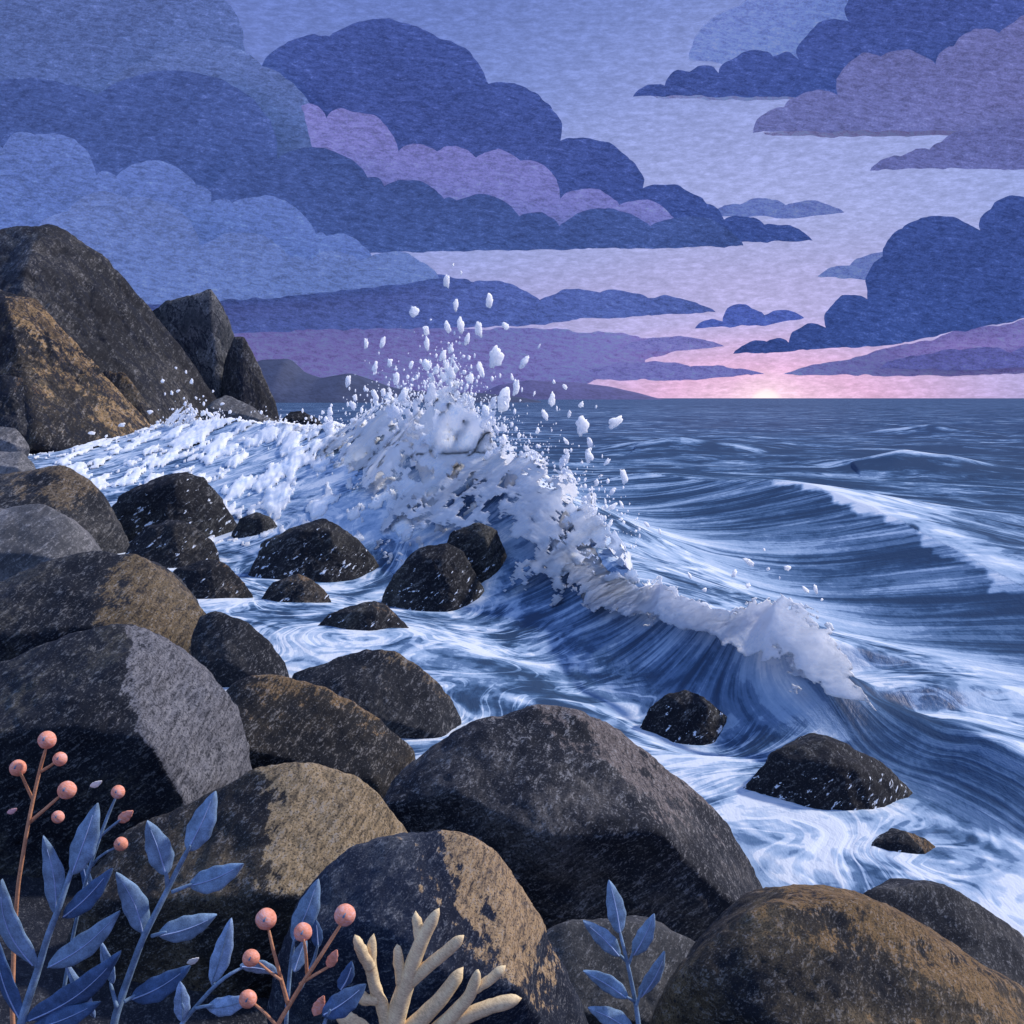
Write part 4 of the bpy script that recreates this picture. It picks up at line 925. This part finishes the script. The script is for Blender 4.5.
cloud("purple-grey cloud overlapping the dark top right cloud", (0.440, 0.420, 0.560, 1), 8500, [(752, 132), (784, 108), (838, 96), (846, 66), (880, 56), (936, 66), (952, 46), (1000, 34), (1090, 20)], [(1090, 150), (980, 131)], .2)
cloud("small purple-grey cloud at the right edge under the top right bank", (0.420, 0.400, 0.550, 1), 8100, [(870, 170), (902, 156), (930, 150), (940, 142), (970, 132), (1000, 128), (1090, 110)], [(1090, 172), (960, 168)], .15)
cloud("big dark cloud at the right edge above the sunset", DK, 5100, [(734, 354), (768, 342), (790, 342), (796, 330), (826, 328), (832, 304), (868, 298), (882, 256), (902, 228), (980, 230), (990, 208), (1030, 198), (1090, 190)], [(1090, 300), (1000, 324), (880, 346)], .17)
cloud("small dark lens cloud alone in the middle of the bright sky", (0.319, 0.369, 0.693, 1), 4900, [(694, 328), (722, 320), (730, 306), (752, 308), (764, 314), (804, 318)], [(770, 325)], .14)
cloud("faint blue sliver of cloud right of the dome cloud's tail", (0.545, 0.632, 0.900, 1), 9400, [(712, 216), (740, 204), (772, 200), (786, 206), (844, 212)], [(800, 218)], .14)
cloud("faint small cloud touching the big right edge cloud's left side", (0.572, 0.648, 0.900, 1), 9300, [(816, 276), (850, 266), (860, 258), (900, 254)], [(900, 282)], .1)
cloud("lilac cloud streak low right beside the sunset", (0.850, 0.620, 0.880, 1), 5600, [(784, 374), (850, 360), (930, 340), (1000, 326), (1090, 310)], [(1090, 372), (930, 376)], .04)
cloud("darker violet streak inside the low right lilac streak", (0.560, 0.470, 0.740, 1), 5500, [(878, 368), (920, 356), (960, 350), (1010, 352), (1090, 346)], [(1090, 366), (960, 370)], .07)
cloud("thin mauve cloud sliver left of the setting sun", (0.800, 0.580, 0.860, 1), 5000, [(586, 372), (640, 362), (690, 366), (764, 374)], [(700, 380), (600, 380)], .05)
cloud("thin mauve cloud sliver under the small dark lens cloud", (0.780, 0.600, 0.860, 1), 5050, [(620, 348), (660, 338), (724, 346)], [(680, 352)], .06)
cloud("pale grey-blue wisp at the top centre, left of the top right cloud", (0.545, 0.657, 0.889, 1), 9900, [(690, 60), (700, 30), (740, 6), (800, -20), (880, -40)], [(880, 70), (760, 66)], .1)
cloud("pink sunlit edge under the purple-grey top right cloud", PNK, 9500, [(764, 133), (860, 131), (976, 129)], [(974, 135), (860, 137), (770, 136)], .01, .004)  # pink light on the cloud's underside, painted as a strip of its own
cloud("pink sunlit edge under the dark arm of the top right cloud", PNK, 9600, [(654, 96), (720, 95), (800, 95)], [(800, 100), (720, 100), (660, 99)], .01, .004)  # underside light painted as a thin pink strip

# ------------------------------------------------------------------ sky and sun
SUN_AZ, SUN_EL = R(72), R(42)
w = bpy.data.worlds.new("World"); scene.world = w; w.use_nodes = True
nt = w.node_tree; nt.nodes.clear()
S = Mat.__new__(Mat); S.t = nt; S.m = None
d = S.n('ShaderNodeTexCoord').outputs['Generated']
xyz = S.n('ShaderNodeSeparateXYZ', {0: d})
sd = at(766, 405, 1000.) - np.array((0, 0, CAM_Z)); sd /= np.linalg.norm(sd)
v = S.n('ShaderNodeVectorMath', {0: d, 1: tuple(sd)}, operation='SUBTRACT').outputs[0]
va = S.n('ShaderNodeVectorMath', {0: v, 1: (1, 1, 2.8)}, operation='MULTIPLY').outputs[0]
da = S.n('ShaderNodeVectorMath', {0: va}, operation='LENGTH').outputs['Value']
dr = S.n('ShaderNodeVectorMath', {0: v}, operation='LENGTH').outputs['Value']
gnoise = S.noise(S.mapv(d, (90, 90, 300)), 1.0, 7, .8)
gbig = S.noise(S.mapv(d, (5, 5, 16)), 1.0, 4, .6)
el = S.math('ADD', xyz.outputs[2], S.math('MULTIPLY', S.math('SUBTRACT', gbig, .5), .07))
base = S.ramp(el, [(0., C(170, 140, 196)), (.06, C(160, 150, 208)), (.15, C(128, 143, 203)), (.26, C(103, 121, 187)), (.36, C(92, 110, 176)), (.7, C(120, 140, 200)), (1., C(132, 150, 205))])
wide = S.ramp(da, [(0., (.88, .60, .76, 1)), (.09, (.70, .40, .62, 1)), (.22, (.40, .33, .62, 1)), (.7, (.0, .0, .0, 1))])
wf_ = S.ramp(da, [(0., 1.), (.10, .85), (.26, .35), (.5, 0.)], 'EASE')
lightv = S.ramp(dr, [(0., (.50, .47, .74, 1)), (.35, (.25, .31, .62, 1)), (.6, (.18, .26, .54, 1))])
lf_ = S.ramp(dr, [(0., .8), (.22, .6), (.48, 0.)], 'EASE')
sky = S.mix(lf_, base, lightv)
sky = S.mix(wf_, sky, wide)
mot = S.ramp(gnoise, [(.36, .78), (.5, .98), (.64, 1.26)])
sky = S.mix(1.0, sky, mot, 'MULTIPLY')
lb = S.n('ShaderNodeVectorMath', {0: d, 1: (.72, .69, 0.)}, operation='DOT_PRODUCT').outputs['Value']
back_fill = S.ramp(S.math('ADD', S.math('MULTIPLY', lb, .5), .5), [(.08, (1.55, 1.85, 1.6, 1)), (.62, (1., 1., 1., 1))])  # unseen sky behind the camera brightened, added fill for clouds and foam
sky = S.mix(1.0, sky, back_fill, 'MULTIPLY')
disc = S.ramp(dr, [(0., .9), (.011, .9), (.0145, .2), (.035, 0.)])
sky = S.mix(disc, sky, (1.05, .86, .86, 1))
below = S.ramp(xyz.outputs[2], [(0., 0.), (.002, 1.)])
bg = S.n('ShaderNodeBackground', {'Color': sky, 'Strength': 1.0})
nish = S.n('ShaderNodeTexSky', sky_type='NISHITA'); nish.sun_disc = False; nish.sun_elevation = SUN_EL; nish.sun_rotation = SUN_AZ
bg2 = S.n('ShaderNodeBackground', {'Color': nish.outputs[0], 'Strength': .006})
ad = S.n('ShaderNodeAddShader', {0: bg.outputs[0], 1: bg2.outputs[0]})
nt.links.new(ad.outputs[0], S.n('ShaderNodeOutputWorld').inputs[0])
sl = bpy.data.lights.new('sun', 'SUN'); sl.energy = 3.1; sl.angle = R(4); sl.color = (1., .93, .87)
so = bpy.data.objects.new('sun', sl); COL.objects.link(so)
to = Vector((math.sin(SUN_AZ) * math.cos(SUN_EL), math.cos(SUN_AZ) * math.cos(SUN_EL), math.sin(SUN_EL)))
so.rotation_euler = (-to).to_track_quat('-Z', 'Y').to_euler(); so.location = (20, 20, 40)

vs = scene.view_settings; vs.view_transform = 'Standard'; vs.look = 'None'; vs.exposure = .18; vs.gamma = 1
scene.cycles.max_bounces = 8; scene.cycles.diffuse_bounces = 5
for o in list(scene.objects):
    if '_o' in o: del o['_o']
